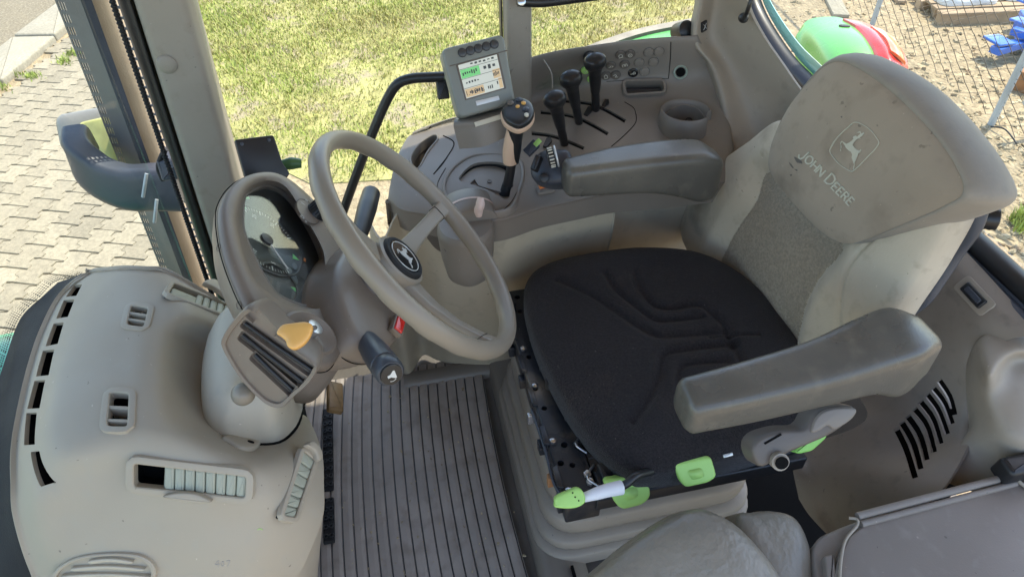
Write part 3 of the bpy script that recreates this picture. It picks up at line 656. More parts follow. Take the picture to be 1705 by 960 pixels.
# chain-like black grating between mat and dash
gr = thing('pedal_grating', (.85, .27, .01), 'narrow black perforated rubber strip on the floor beside the dashboard', 'rubber strip')
for k, (xa, xb) in enumerate(((.93, 1.17), (.80, .91))):
    box('plate', W, xa, xb, .248, .272, .006, .014, 'blackrubber', gr, .003)
    for i in range(int((xb-xa)/.022)):
        for j in (0, 1):
            c0 = V(xa+.014+i*.022, .2535+j*.0125, .016); tube('ring', [c0+V(.0045*math.cos(a), .0045*math.sin(a), 0) for a in np.arange(8)*math.pi/4], .0016, 'black', gr, n=6, cnt=12, closed=True) if i < 40 else None
cw = thing('seat_shade', (.5, -.75, .0), 'flat black sheet standing in for shade on the floor behind the seat base', 'shade sheet')
box('shade_sheet', W, .16, 1.33, -1.10, -.56, -.008, .006, 'pit', cw, .002)  # flat black sheet, shade behind the seat put into its colour
box('side_lining', W, 1.335, 1.345, -1.05, -.44, .0, .60, 'lowpanel', cw, .002)
tag(box('pedal', Fr((1.13, .225, .10), (0, -.5, .8), (1, 0, 0)), -.045, .045, -.020, .018, -.01, .006, 'woodbrown', None, .006), 'worn tan brown foot pedal under the steering column', 'pedal')

# ================================================================== DASHBOARD (cream front console)
da = thing('dashboard', (.65, .35, 0), 'large cream plastic dashboard with air vents and faint pencil number', 'dashboard')
rows = [
 [(150, 457, .66), (176, 453, .678), (205, 451, .688), (240, 452, .69), (277, 457, .682), (330, 485, .655), (388, 520, .62), (430, 560, .58)],
 [(108, 490, .65), (136, 492, .672), (166, 496, .69), (230, 498, .698), (300, 515, .69), (350, 535, .655), (400, 560, .61), (450, 600, .56)],
 [(78, 545, .65), (104, 545, .672), (136, 550, .69), (200, 555, .698), (270, 560, .69), (330, 570, .635), (400, 610, .57), (470, 640, .50)],
 [(56, 610, .65), (80, 610, .672), (112, 615, .69), (190, 620, .698), (265, 625, .688), (325, 630, .62), (410, 660, .555), (490, 680, .49)],
 [(38, 690, .648), (62, 690, .668), (92, 695, .69), (180, 695, .698), (270, 695, .688), (345, 705, .625), (425, 735, .585), (508, 700, .52)],
 [(30, 745, .64), (52, 750, .662), (98, 752, .684), (185, 738, .690), (285, 732, .683), (370, 752, .655), (440, 768, .62), (528, 752, .545)],
 [(30, 800, .625), (60, 812, .645), (115, 800, .655), (200, 790, .655), (300, 795, .650), (385, 805, .632), (455, 815, .60), (532, 805, .535)],
 [(34, 860, .595), (66, 866, .610), (125, 860, .612), (210, 858, .608), (300, 862, .600), (385, 866, .585), (460, 870, .56), (530, 862, .51)],
 [(62, 950, .53), (95, 950, .543), (150, 950, .545), (220, 950, .540), (300, 950, .53), (370, 950, .52), (440, 948, .50), (500, 940, .465)],
 [(110, 1040, .44), (140, 1040, .45), (185, 1040, .45), (245, 1040, .445), (310, 1040, .435), (365, 1035, .425), (420, 1025, .41), (470, 1010, .385)]]
G = []
for r in rows:
    q = [PZ(*p) for p in r]; q = [q[0]+V(0, .03, -.25)]+[q[0]+V(0, .012, -.02)]+q+[q[-1]+V(.006, .004, -.04), q[-1]+V(.02, .055, -.25), q[-1]+V(.02, .10, -.46)]; G.append(q)
G = [[p+V(.03, 0, -.25) for p in G[0]], [p+V(.012, 0, -.02) for p in G[0]]]+G+[[V(p[0]+.01, p[1], min(p[2], .2)-.15) for p in G[-1]]]
body = patch('body', G, 'dash', da, k=7, th=.006)
bvd = bvh_of(body)
# cutters: slots along the windscreen edge, square vents, long louvre openings
slots = [[(122, 474), (137, 473), (127, 492), (109, 494)], [(106, 499), (124, 498), (113, 527), (93, 530)], [(89, 538), (106, 536), (96, 572), (75, 576)], [(71, 583), (90, 581), (81, 624), (59, 626)],
         [(57, 633), (75, 632), (66, 679), (45, 680)], [(44, 687), (61, 686), (57, 739), (38, 740)], [(46, 752), (64, 750), (83, 803), (66, 810)]]
def mid(P): return np.mean(np.array(P, float), 0)
box('dash_gap_plug', W, .62, 1.32, .325, .335, .0, .46, 'pit', da, .002)  # black plug added to hide the bright gap under the dash
cuts = []; trays = []
def opening(P, r=2.5, depth=.03, shrink=1.0):
    c = mid(P); h = hit(bvd, *c)
    fr = Fr(h[0], h[1], PP(P[1][0], P[1][1], h[0], h[1])-PP(P[0][0], P[0][1], h[0], h[1]))
    o2 = np.array([fr.px(*p) for p in P]); o2 = poly_r(list(o2), r/1100, 3)
    cuts.append(prism_g(o2, fr, -.03, .03, 0)); return fr, o2
def tray(fr, o2, depth, m='pit', name='vent_duct', grow=.001):
    """open box behind an opening"""
    c = o2.mean(0); o3 = c+(o2-c)*(1+.04)
    n = len(o3); rs = [[fr.at(*p, -.006) for p in o3], [fr.at(*p, -depth) for p in o3]]; v, f = rings(rs, False, True); return link(name, mesh(v, f), m, da, False)
op = []
for P in slots: op.append(('slot', P)+opening(P, 2))
sqs = [[(218, 508), (248, 512), (240, 545), (210, 541)], [(183, 652), (216, 654), (213, 711), (177, 710)]]
for P in sqs: op.append(('sq', P)+opening(P, 7))
big = [(222, 770), (411, 792), (409, 829), (222, 810)]; op.append(('big', big)+opening(big, 6))
side = [(506, 750), (525, 765), (492, 862), (472, 858)]; op.append(('side', side)+opening(side, 5))
up_ = [(290, 472), (386, 510), (386, 528), (280, 488)]; op.append(('up', up_)+opening(up_, 5))
cut(body, cuts)
for kind, P, fr, o2 in op:
    tray(fr, o2, .035 if kind != 'slot' else .028)
    if kind in ('sq', 'big', 'side', 'up'):   # raised surround
        c = o2.mean(0); g = {'sq': (.009, .003), 'big': (.0095, .003), 'side': (.007, .003), 'up': (.007, .003)}[kind]
        a = np.roll(o2, 1, 0); b = np.roll(o2, -1, 0); t = b-a; t /= np.linalg.norm(t, axis=1)[:, None]; nn = np.stack([t[:, 1], -t[:, 0]], 1); nn *= np.sign(((o2-c)*nn).sum())
        rs = [[fr.at(*q, h) for q in o2+nn*e] for e, h in ((-.0008, -.012), (-.0008, .0006), (.0006, .0018), (g[0]*.75, .0018), (g[0]*.92, .0012), (g[0]+.0004, -.006))]
        v, f = rings(rs, False, False); fo_ = sharp(link('vent_frame', mesh(v, f), 'dash', da), 30)
# slats in square vents
for kk, (P, bars) in enumerate(((sqs[0], ((.36, .10), (.68, .10))), (sqs[1], ((.42, .05), (.80, .05))))):
    fr = op[7+kk][2]
    for tt, wd in bars:
        a = V(*P[0])*(1-tt)+V(*P[3])*tt; b = V(*P[1])*(1-tt)+V(*P[2])*tt; qa, qb = fr.px(*a), fr.px(*b)
        f2 = Fr(fr.at(*qa, -.010), fr.n, fr.at(*qb)-fr.at(*qa)); L = np.linalg.norm(np.array(qb)-qa)
        box('slat', f2, -.002, L+.002, -.0022, .0022, -.012, .010, 'dash', da, .001)
    if kk == 0:
        a, b = mid([P[0], P[1]]), mid([P[2], P[3]]); qa, qb = fr.px(*a), fr.px(*b); f2 = Fr(fr.at(*qa, -.014), fr.n, fr.at(*qb)-fr.at(*qa)); box('slat', f2, 0, np.linalg.norm(np.array(qb)-qa), -.0015, .0015, -.012, .004, 'dash', da, .0008)
# roller shutters: curved ribs
def shutter(P, t0, n, fr, m='ventgreen', th=.007, name='shutter_rib', both=None):
    for i in range(n):
        ta, tb = t0+(1-t0)*i/n, t0+(1-t0)*(i+1)/n-.006
        q = [V(*P[0])*(1-t)+V(*P[1])*t for t in (ta, tb)]+[V(*P[3])*(1-t)+V(*P[2])*t for t in (tb, ta)]
        o2 = poly_r([fr.px(*p) for p in q], .003, 3); v, f = prism_g(o2, fr, -.012, -.001, .0030, 4); sharp(link(name, mesh(v, f), m, da), 60)
fr = op[9][2]; shutter(big, .27, 8, fr)
# inner folded tab and handle blade of the big vent
q = [(272, 776), (286, 778), (284, 816), (270, 814)]; prism('shutter_tab', poly_r([fr.px(*p) for p in q], .002, 3), fr, -.016, -.004, 'ventgreen', da, .002)
bp = [fr.px(*p) for p in ((275, 822), (300, 816), (330, 818), (356, 831), (330, 833), (300, 829))]; prism('shutter_handle', cr(bp, 40, True), fr, .002, .009, 'dash', da, .002)
fr = op[10][2]; shutter([side[3], side[0], side[1], side[2]][0:0] or [side[0], side[3], side[2], side[1]], .0, 6, fr)
bp = [fr.px(*p) for p in ((503, 742), (515, 735), (527, 748), (530, 762), (523, 768), (516, 752))]; prism('shutter_handle', cr(bp, 40, True), fr, .002, .010, 'dash', da, .003)
fr = op[11][2]; shutter(up_, .42, 5, fr)
q = [(288, 476), (330, 493), (326, 503), (284, 487)]; prism('shutter_tab', poly_r([fr.px(*p) for p in q], .004, 4), fr, -.012, -.002, 'ventgreen', da, .003)
bp = [fr.px(*p) for p in ((335, 476), (352, 471), (372, 484), (386, 498), (378, 503), (356, 487))]; prism('shutter_handle', cr(bp, 40, True), fr, .002, .010, 'dash', da, .003)
# speaker grille at the lower left
fr = hframe(bvh_of(body), 175, 945, 260, 945)
go = cr([fr.px(*p) for p in ((90, 965), (100, 945), (130, 928), (175, 921), (225, 923), (250, 935), (257, 955), (240, 985), (175, 995), (110, 985))], 60, True)
v, f = rings([[fr.at(*(go.mean(0)+(p-go.mean(0))*s), h) for p in go] for s, h in ((1.05, -.004), (1.04, .002), (1.0, .003), (.95, .0025), (.93, -.002))], True, True); grl = sharp(link('speaker_grille', mesh(v, f), 'dash', da), 30)
for k, (x0, x1, y) in enumerate(((150, 222, 930), (122, 240, 942), (106, 248, 955), (100, 246, 968))):
    q = [(x0, y), ((x0+x1)/2, y-4), (x1, y+1), (x1-4, y+5), ((x0+x1)/2, y+1.5), (x0+5, y+5)]; prism('rib', cr([fr.px(*p) for p in q], 30, True), fr, -.002, .0045, 'cream', grl, .0015)
# faint pencilled number
bvd2 = bvh_of(body)
mat('pencil', (.33, .31, .28), .8)
s407 = line_poly([(362, 933), (358, 939), (366, 938)], .8)+line_poly([(364, 932), (363, 943)], .8)+line_poly([(370, 934), (368, 938), (370, 942), (373, 939), (372, 934)], .8, True)+line_poly([(377, 933), (383, 932), (379, 942)], .8)
decal('pencil_number', s407, bvd2, 'pencil', da, .0005, .0004)
decal('scratch', line_poly([(429, 881), (433, 879), (437, 881)], 1.1), bvd2, 'palegreen', da, .0005, .0004)
# fixing lug with screw beside the column boot
fr = hframe(bvd2, 405, 741, 425, 741); lug = prism('fixing_lug', cr([fr.px(*p) for p in ((368, 733), (395, 728), (428, 730), (432, 742), (420, 752), (398, 751), (380, 742))], 50, True), fr, -.01, .008, 'dash', da, .004)
q = fr.px(414, 744); lathe('screw', [(.0048, .007), (.0048, .0088), (.002, .0092)], fr.off(*q), 'pit', lug, n=20)
# windscreen foot: black band with dotted edge, and the bonnet beyond
ws = thing('windscreen', (.6, .62, .5), 'front windscreen with black dotted border at the left edge', 'windscreen')
G = [[PZ(145, 455, .64), PZ(120, 462, .63), PZ(96, 470, .62)], [PZ(112, 492, .645), PZ(88, 492, .63), PZ(72, 492, .62)], [PZ(82, 545, .645), PZ(50, 540, .63), PZ(34, 530, .61)], [PZ(60, 610, .64), PZ(26, 605, .62), PZ(8, 600, .60)],
     [PZ(42, 690, .64), PZ(8, 690, .62), PZ(-20, 690, .60)], [PZ(34, 760, .63), PZ(-2, 770, .61), PZ(-40, 780, .59)], [PZ(38, 860, .585), PZ(6, 870, .57), PZ(-34, 880, .55)], [PZ(66, 952, .525), PZ(40, 965, .52), PZ(4, 990, .50)], [PZ(120, 1050, .43), PZ(90, 1060, .42), PZ(60, 1080, .41)]]
G = [[r[0]+V(0, -.01, -.03)]+r for r in G]
band = patch('black_band', G, 'blackrubber', ws, k=6, th=.004)
# glass pane: curved sheet in front
G = []
for x, y in ((1.372, .47), (1.2, .585), (1.0, .625), (.75, .645), (.5, .63), (.25, .60), (.0, .55)):
    G.append([V(x, y+(.10*(1-z/1.7))*.6, z) for z in (.30, .55, .9, 1.3, 1.70)])
patch('pane', G, 'glass', ws, k=4, th=.005)
# printed dots along the border
dv = []
rr = np.random.default_rng(2)
for t in np.linspace(0, 1, 150):
    P = cr([(142, 457), (118, 463), (92, 470), (70, 492), (33, 530), (8, 598), (-18, 690)], 150)[int(t*149)]
    for k in range(5):
        q = PZ(P[0]-2.5-k*3.2, P[1]-1.5-k*1.6+(t*150 % 2)*1.2, .622); s = .0011*(1-k*.16); dv.append(lathe_g([(s, 0), (s, .0006)], Fr(q, (0, 0, 1), (1, 0, 0)), 6))
v, f = join(dv); link('printed_dots', mesh(v, f, False), 'black', ws)
# side windows: frames + panes (right side)
sw = thing('side_window', (1.40, .0, .1), 'clear right hand side window between the two pillars', 'window')
box('pane', Fr((1.402, 0, 0), (1, 0, 0), (0, 1, 0)), -.27, .33, .10, 1.70, 0, .004, 'glass', sw, .0005)
box('sill', W, 1.385, 1.42, -.27, .40, .0, .10, 'console', sw, .006)
sw = thing('rear_side_window', (1.40, -.5, .75), 'clear rear side window above the button panel', 'window')
box('pane', Fr((1.405, 0, 0), (1, 0, 0), (0, 1, 0)), -.70, -.325, .70, 1.70, 0, .004, 'glass', sw, .0005)
bp = thing('middle_pillar', (1.39, -.30, .7), 'short beige upright pillar between the side windows, behind the monitor', 'pillar')
prism('cover', poly_r([(1.365, -.268), (1.40, -.266), (1.43, -.272), (1.43, -.322), (1.395, -.326), (1.365, -.318)], .008, 4), W, .62, 1.70, 'pillarm', bp, .002)
prism('seal', poly_r([(1.40, -.262), (1.425, -.262), (1.425, -.2655), (1.40, -.2655)], .001, 2), W, .5, 1.70, 'black', bp, .0005)
# black blind rail crossing at the top centre
br = thing('window_latch_bar', (1.3, -.4, 1.0), 'black bar with steel screw across the top of the rear side window', 'bar')
tube('bar', [PX(862, 2, 1.34), PX(900, 4, 1.34), PX(960, -3, 1.34), PX(1040, -14, 1.34)], .010, 'black', br, n=14)
fr = Fr(PX(868, 3, 1.325), (-1, 0, .6), (0, 1, 0)); lathe('screw', [(.008, 0), (.008, .004), (.004, .006)], fr, 'steel', br, n=16)
# grab rail
gb = thing('grab_rail', (1.38, .05, .2), 'black tubular grab rail in front of the side window', 'grab rail')
tube('tube', [PX(742, 128, 1.33), PX(715, 129, 1.34), PX(685, 131, 1.35), PX(662, 140, 1.355), PX(645, 165, 1.36), PX(625, 210, 1.36), PX(602, 268, 1.36), PX(582, 322, 1.36), PX(560, 385, 1.36), PX(530, 470, 1.36)], .0105, 'black', gb, n=16, cnt=60)
fr = Fr(PX(737, 150, 1.33), (-1, 0, .4), (0, 1, 0)); box('bracket', fr, -.012, .012, -.022, .018, -.01, .01, 'black', gb, .003)
# rear corner trim (right) -----------------------------------------------------
cp = thing('rear_corner_trim', (1.35, -.8, .5), 'wide beige plastic trim of the rear right cab corner', 'trim panel')
G = [[PX(1172, -60, 1.36), PX(1196, -60, 1.37), PX(1222, -60, 1.34), PX(1243, -50, 1.30)],
     [PX(1168, 0, 1.36), PX(1192, 0, 1.375), PX(1220, 5, 1.34), PX(1246, 10, 1.29)],
     [PX(1158, 68, 1.345), PX(1186, 62, 1.36), PX(1228, 58, 1.31), PX(1272, 62, 1.25)],
     [PX(1186, 110, 1.31), PX(1215, 110, 1.31), PX(1262, 110, 1.25), PX(1312, 120, 1.18)],
     [PX(1205, 170, 1.26), PX(1240, 168, 1.25), PX(1292, 168, 1.19), PX(1348, 176, 1.10)],
     [PX(1217, 240, 1.20), PX(1256, 235, 1.19), PX(1305, 235, 1.14), PX(1370, 250, 1.04)],
     [PX(1220, 330, 1.14), PX(1256, 330, 1.13), PX(1305, 330, 1.08), PX(1370, 340, 1.0)]]
G = [[r[0]+V(.03, 0, -.01)]+r for r in G]
cpo = patch('panel', G, 'trim', cp, k=7, th=.006)
bvc = bvh_of(cpo)
fr = hframe(bvc, 1171, 44, 1176, 41); sq = poly_r([(-.009, -.011), (.009, -.011), (.009, .011), (-.009, .011)], .002, 3); lb = prism('switch', sq, fr, -.002, .004, 'black', cp, .001)
for a in ((-.005, -.006, .005, .006), (-.005, .006, .005, -.006)): tube('mark', [fr.at(a[0], a[1], .0045), fr.at(0, 0, .0047), fr.at(a[2], a[3], .0045)], .0006, 'silver', lb, n=5)
tube('coat_hook', [PX(1238, 32, 1.27), PX(1243, 22, 1.25), PX(1248, 8, 1.245), PX(1254, -12, 1.25)], .0045, 'black', cp, n=10)
lathe('hook_base', [(.010, -.004), (.010, .003), (.006, .008)], Fr(PX(1238, 30, 1.275), (-1, .3, .3), (0, 1, 0)), 'black', cp, n=20)
rl = thing('roller', (1.36, -.66, .8), 'black round rubber stop at the foot of the rear side window', 'stopper')
lathe('drum', [(.018, -.02), (.020, -.016), (.020, .018), (.015, .022)], Fr(PX(1136, 52, 1.39), (-.9, -.2, .5), (0, 1, 0)), 'black', rl, n=28)
prism('seal_post', poly_r([(-.012, -.01), (.012, -.01), (.012, .01), (-.012, .01)], .003), Fr(PX(1160, 62, 1.40), (0, 0, 1), (1, 0, 0)), -.05, .9, 'black', rl, .001)
# rear window: black frame along its foot, pane, sill trim -----------------------
rw = thing('rear_window', (1.0, -1.0, .6), 'rear window with thick black rubber frame behind the seat', 'window')
fpts = [PY(1238, -60, -.97), PY(1252, 0, -.97), PY(1272, 45, -.97), PY(1310, 102, -.97), PY(1348, 142, -.97), PY(1420, 215, -.975), PY(1500, 292, -.98), PY(1560, 345, -.98), PY(1606, 387, -.98), PY(1655, 432, -.98), PY(1720, 492, -.98), PY(1800, 568, -.98)]
v, f = tube_g(fpts, .022, n=14, flat=.8, up=(0, 0, 1), cnt=80); sharp(link('frame', mesh(v, f), 'black', rw), 60)
v, f = tube_g([p+V(0, .028, -.018) for p in fpts], .008, n=10, up=(0, 0, 1), cnt=80); link('inner_seal', mesh(v, f), 'navy', rw)
G = [[p+V(0, -.02, .012), p+V(0, -.05, .4), p+V(0, -.06, .8)] for p in [fpts[i] for i in (1, 3, 5, 7, 9, 11)]]
patch('pane', G, 'glass', rw, k=5, th=.004)
G = [[p+V(.0, -.022, .01), p+V(.02, -.03, .035)] for p in fpts[:6]]
patch('tinted_edge', G, 'tealedge', rw, k=6, th=.004) if 'tealedge' in M else None
G = [[PY(1560, 384, -.955), PY(1596, 418, -.955), PY(1642, 464, -.955), PY(1690, 514, -.955), PY(1760, 580, -.955)], [PY(1572, 366, -.968), PY(1606, 398, -.968), PY(1655, 444, -.968), PY(1716, 502, -.968), PY(1790, 570, -.968)]]
patch('sill_strip', G, 'navy', rw, k=6, th=.006)
# sill and vent panel (lower right) -------------------------------------------
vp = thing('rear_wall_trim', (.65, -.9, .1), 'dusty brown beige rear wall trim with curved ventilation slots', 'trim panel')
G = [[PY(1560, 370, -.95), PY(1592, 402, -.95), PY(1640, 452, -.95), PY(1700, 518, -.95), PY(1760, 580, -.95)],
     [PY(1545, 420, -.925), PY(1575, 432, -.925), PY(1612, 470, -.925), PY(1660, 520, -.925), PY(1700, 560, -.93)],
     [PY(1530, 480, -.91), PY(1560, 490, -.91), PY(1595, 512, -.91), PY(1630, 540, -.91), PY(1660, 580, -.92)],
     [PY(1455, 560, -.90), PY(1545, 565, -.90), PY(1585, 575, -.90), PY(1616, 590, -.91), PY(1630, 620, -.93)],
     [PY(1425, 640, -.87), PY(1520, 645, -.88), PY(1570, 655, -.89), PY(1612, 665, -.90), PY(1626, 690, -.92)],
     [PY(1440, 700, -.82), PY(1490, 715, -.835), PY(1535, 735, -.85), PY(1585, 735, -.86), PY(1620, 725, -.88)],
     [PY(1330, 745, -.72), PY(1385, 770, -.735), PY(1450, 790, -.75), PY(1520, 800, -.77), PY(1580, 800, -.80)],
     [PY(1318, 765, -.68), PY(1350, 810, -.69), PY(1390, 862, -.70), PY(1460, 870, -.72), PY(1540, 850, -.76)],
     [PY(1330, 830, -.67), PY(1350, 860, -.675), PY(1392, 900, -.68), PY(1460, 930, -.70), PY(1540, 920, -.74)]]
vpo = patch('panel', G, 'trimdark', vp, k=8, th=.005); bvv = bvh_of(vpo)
# slots
cs = []
S0 = [((1492, 712), (1508, 745), (1524, 795)), ((1501, 702), (1520, 735), (1533, 780)), ((1511, 692), (1531, 722), (1543, 765)), ((1522, 680), (1543, 708), (1555, 752)), ((1532, 668), (1553, 696), (1566, 738)),
      ((1543, 656), (1562, 682), (1577, 722)), ((1553, 645), (1572, 670), (1585, 705)), ((1563, 632), (1581, 660), (1589, 690))]
for P in S0:
    q = cr(P, 7); tt = np.gradient(q, axis=0); tt /= np.linalg.norm(tt, axis=1)[:, None]; nn = np.stack([tt[:, 1], -tt[:, 0]], 1)*5.0
    L = [hit(bvv, *p) for p in np.r_[q+nn, (q-nn)[::-1]]]
    if any(l is None for l in L): continue
    hh = hit(bvv, *q[3]); n = hh[1]; cs.append(rings([[l[0]+n*.02 for l in L], [l[0]-n*.02 for l in L]]))
if cs: cut(vpo, cs)
fr = hframe(bvv, 1540, 712, 1570, 680); box('vent_duct', fr, -.10, .10, -.07, .07, -.09, -.035, 'pit', vp, .004)
fr = hframe(bvv, 1622, 492, 1637, 508); hh = .0
prism('recess', poly_r([(-.036, -.016), (.036, -.016), (.036, .016), (-.036, .016)], .008, 4), fr, -.002, .0015, 'trim', vp, .001)
la = prism('latch', poly_r([(-.024, -.009), (.024, -.009), (.024, .009), (-.024, .009)], .003, 3), fr, .0015, .006, 'black', vp, .002); prism('latch_slider', poly_r([(-.016, -.004), (.018, -.004), (.018, .005), (-.016, .005)], .002, 3), fr, .006, .0085, 'navy', la, .001)
# fender cover right of the seam
fc = thing('fender_cover', (.5, -1.0, .2), 'brown beige moulded wheel arch cover at the right edge', 'trim panel')
G = [[PZ(1650, 552, .58), PZ(1680, 538, .59), PZ(1712, 528, .59), PZ(1760, 520, .58)],
     [PZ(1634, 562, .57), PZ(1668, 575, .585), PZ(1705, 580, .59), PZ(1760, 585, .58)],
     [PZ(1624, 590, .55), PZ(1650, 618, .575), PZ(1690, 600, .555), PZ(1760, 600, .55)],
     [PZ(1624, 640, .52), PZ(1650, 655, .535), PZ(1695, 640, .545), PZ(1760, 640, .545)],
     [PZ(1626, 700, .47), PZ(1658, 715, .495), PZ(1700, 722, .51), PZ(1760, 725, .51)],
     [PZ(1595, 745, .42), PZ(1635, 755, .44), PZ(1690, 765, .46), PZ(1760, 770, .46)],
     [PZ(1555, 795, .37), PZ(1610, 815, .38), PZ(1680, 830, .39), PZ(1760, 840, .39)]]
G = [[r[0]+V(.012, -.012, -.04)]+r for r in G]
patch('shell', G, 'trim', fc, k=8, th=.005)
# ================================================================== SIDE CONSOLE (right)
sc = thing('side_console', (1.15, -.3, 0), 'long taupe right hand side console with levers, buttons and cup holder', 'console')
rows = [
 [(648, 330, .590), (653, 300, .603), (660, 272, .610), (668, 250, .615), (682, 226, .622), (690, 224, .622)],
 [(668, 345, .595), (674, 318, .607), (682, 285, .615), (694, 255, .620), (712, 218, .630), (720, 212, .633)],
 [(704, 352, .600), (712, 325, .612), (722, 288, .620), (735, 250, .626), (752, 206, .640), (758, 200, .645)],
 [(745, 360, .602), (765, 335, .614), (775, 290, .622), (785, 245, .632), (800, 200, .650), (806, 190, .660)],
 [(826, 364, .602), (830, 335, .616), (835, 285, .625), (842, 235, .640), (850, 180, .672), (850, 122, .765)],
 [(900, 342, .602), (904, 300, .616), (908, 260, .630), (912, 205, .652), (918, 152, .69), (905, 97, .78)],
 [(965, 328, .602), (975, 288, .618), (982, 245, .636), (990, 190, .662), (998, 136, .705), (990, 82, .79)],
 [(1022, 317, .602), (1040, 280, .620), (1052, 232, .642), (1062, 182, .668), (1072, 132, .712), (1072, 72, .80)],
 [(1110, 310, .602), (1125, 272, .622), (1138, 225, .648), (1142, 178, .676), (1148, 128, .722), (1150, 67, .805)],
 [(1215, 300, .602), (1218, 265, .622), (1216, 232, .645), (1208, 182, .678), (1194, 125, .725), (1166, 68, .80)]]
G = [[PZ(*p) for p in r] for r in rows]
G = [[r[0]+V(.004, 0, -.06), r[0]+V(-.001, 0, -.012)]+r+[r[-1]+V(.012, 0, .001), r[-1]+V(.03, 0, -.03)] for r in G]
G = [[p+V(.0, .006, -.06) for p in G[0]], [p+V(0, .003, -.012) for p in G[0]]]+G+[[p+V(0, -.008, -.05) for p in G[-1]]]
deck = patch('top_cover', G, 'console', sc, k=8, th=.006)
bvk = bvh_of(deck); cuts = []
def dhf(px, py, px2, py2): return hframe(bvk, px, py, px2, py2)
# lever slots
slotlines = [((885, 222), (925, 228), (972, 247)), ((900, 187), (958, 195), (1012, 223)), ((940, 168), (990, 175), (1041, 202))]
def strip_cut(P, wd, depth=.03, n=9):
    q = cr(P, n); tt = np.gradient(q, axis=0); tt /= np.linalg.norm(tt, axis=1)[:, None]; nn = np.stack([tt[:, 1], -tt[:, 0]], 1)*wd/2
    L = [hit(bvk, *p) for p in np.r_[q+nn, (q-nn)[::-1]]]; n_ = hit(bvk, *q[n//2])[1]; return rings([[l[0]+n_*.02 for l in L], [l[0]-n_*depth for l in L]])
for P in slotlines: cuts.append(strip_cut(P, 6))
for a, b in (((908, 241), (918, 232)),): pass
# gear gate opening, pocket, cup, sockets
def hole(P, r=3, depth=.04, n1=None, cr_=False):
    c = mid(P); h = hit(bvk, *c); n_ = h[1] if n1 is None else nz(n1); fr = Fr(h[0], n_, (0, -1, 0)); o2 = [fr.px(*p) for p in P]
    o2 = cr(o2, 40, True) if cr_ else poly_r(o2, r/1000, 4); cuts.append(prism_g(o2, fr, -depth, .03, 0)); return fr, o2
gate = [(764, 297), (786, 274), (820, 270), (848, 276), (855, 292), (850, 315), (843, 331), (812, 316), (780, 305)]
gfr, go2 = hole(gate, cr_=True, depth=.05)
pocket = [(685, 262), (700, 240), (722, 226), (728, 232), (712, 252), (698, 278), (690, 280)]
pfr, po2 = hole(pocket, cr_=True, depth=.05)
cupP = PZ(1137, 205, .70)
cfr = Fr(PZ(1138, 210, .650), (0, 0, 1), (1, 0, 0)); cuts.append(lathe_g([(.044, -.2), (.044, .2)], cfr, 40))
box1 = [(1041, 140), (1102, 139), (1104, 154), (1043, 158)]; bfr, bo2 = hole(box1, 6, depth=.04)
cut(deck, cuts)
for P in slotlines:
    q = cr(P, 13); tt = np.gradient(q, axis=0); tt /= np.linalg.norm(tt, axis=1)[:, None]; nn = np.stack([tt[:, 1], -tt[:, 0]], 1)*5.5; q = q+tt*np.linspace(-5, 5, 13)[:, None]
    L = [hit(bvk, *p) for p in np.r_[q+nn, (q-nn)[::-1]]]; n_ = V(-.1, 0, 1); v, f = rings([[l[0]-n_*.0055 for l in L], [l[0]-n_*.028 for l in L]]); link('slot_dark_fill', mesh(v, f), 'pit', sc, False)  # added black blocks keep bright ground from showing through the lever slots
Gu = [[p+V(0, 0, -.05) for p in r[2:-2]] for r in G[2:-1]]; Gu = [[r[0]+V(.03, 0, 0)]+r[1:-2] for r in Gu]
und = patch('dark_underlay', Gu, 'pit', sc, k=4, th=.004); cut(und, [lathe_g([(.052, -.2), (.052, .2)], cfr, 40)])  # added black sheet under the deck keeps its openings dark
# dark cavities under openings
def cavity(fr, o2, depth, m, name, top=-.004):
    c = o2.mean(0); o3 = c+(o2-c)*1.03; v, f = rings([[fr.at(*p, top) for p in o3], [fr.at(*p, -depth) for p in o3]], False, True); return link(name, mesh(v, f), m, sc, False)
cavity(gfr, go2, .05, 'blackrubber', 'gate_well'); cavity(pfr, po2, .05, 'panel', 'pocket'); cavity(bfr, bo2, .03, 'panel', 'tray_well')
def rim(o2, fr, wd, h, m, name, parent, inner=.0, drop=-.02):
    o2 = np.array(o2); c = o2.mean(0); a = np.roll(o2, 1, 0); b = np.roll(o2, -1, 0); t = b-a; t /= np.linalg.norm(t, axis=1)[:, None]+1e-9; nn = np.stack([t[:, 1], -t[:, 0]], 1); nn *= np.sign(((o2-c)*nn).sum())
    rs = [[fr.at(*q, z) for q in o2+nn*e] for e, z in ((-.0005, drop), (-.0005+inner, h*.6), (wd*.2, h), (wd*.7, h), (wd, h*.4), (wd+.0008, -.012))]
    v, f = rings(rs, False, False); return sharp(link(name, mesh(v, f), m, parent), 40)
rim(bo2, bfr, .009, .013, 'console', 'tray_rim', sc)
rim(po2, pfr, .004, .003, 'console', 'pocket_rim', sc)
# raised oval collar round the gear gate
gate2 = [(742, 318), (752, 285), (785, 262), (830, 259), (862, 268), (869, 290), (862, 318), (850, 345), (815, 352), (770, 345)]
f2 = Fr(hit(bvk, 810, 300)[0], hit(bvk, 810, 300)[1], (0, -1, 0)); o2 = cr([f2.px(*p) for p in gate2], 70, True); rim(o2, f2, .006, .0035, 'console', 'gate_collar', sc)
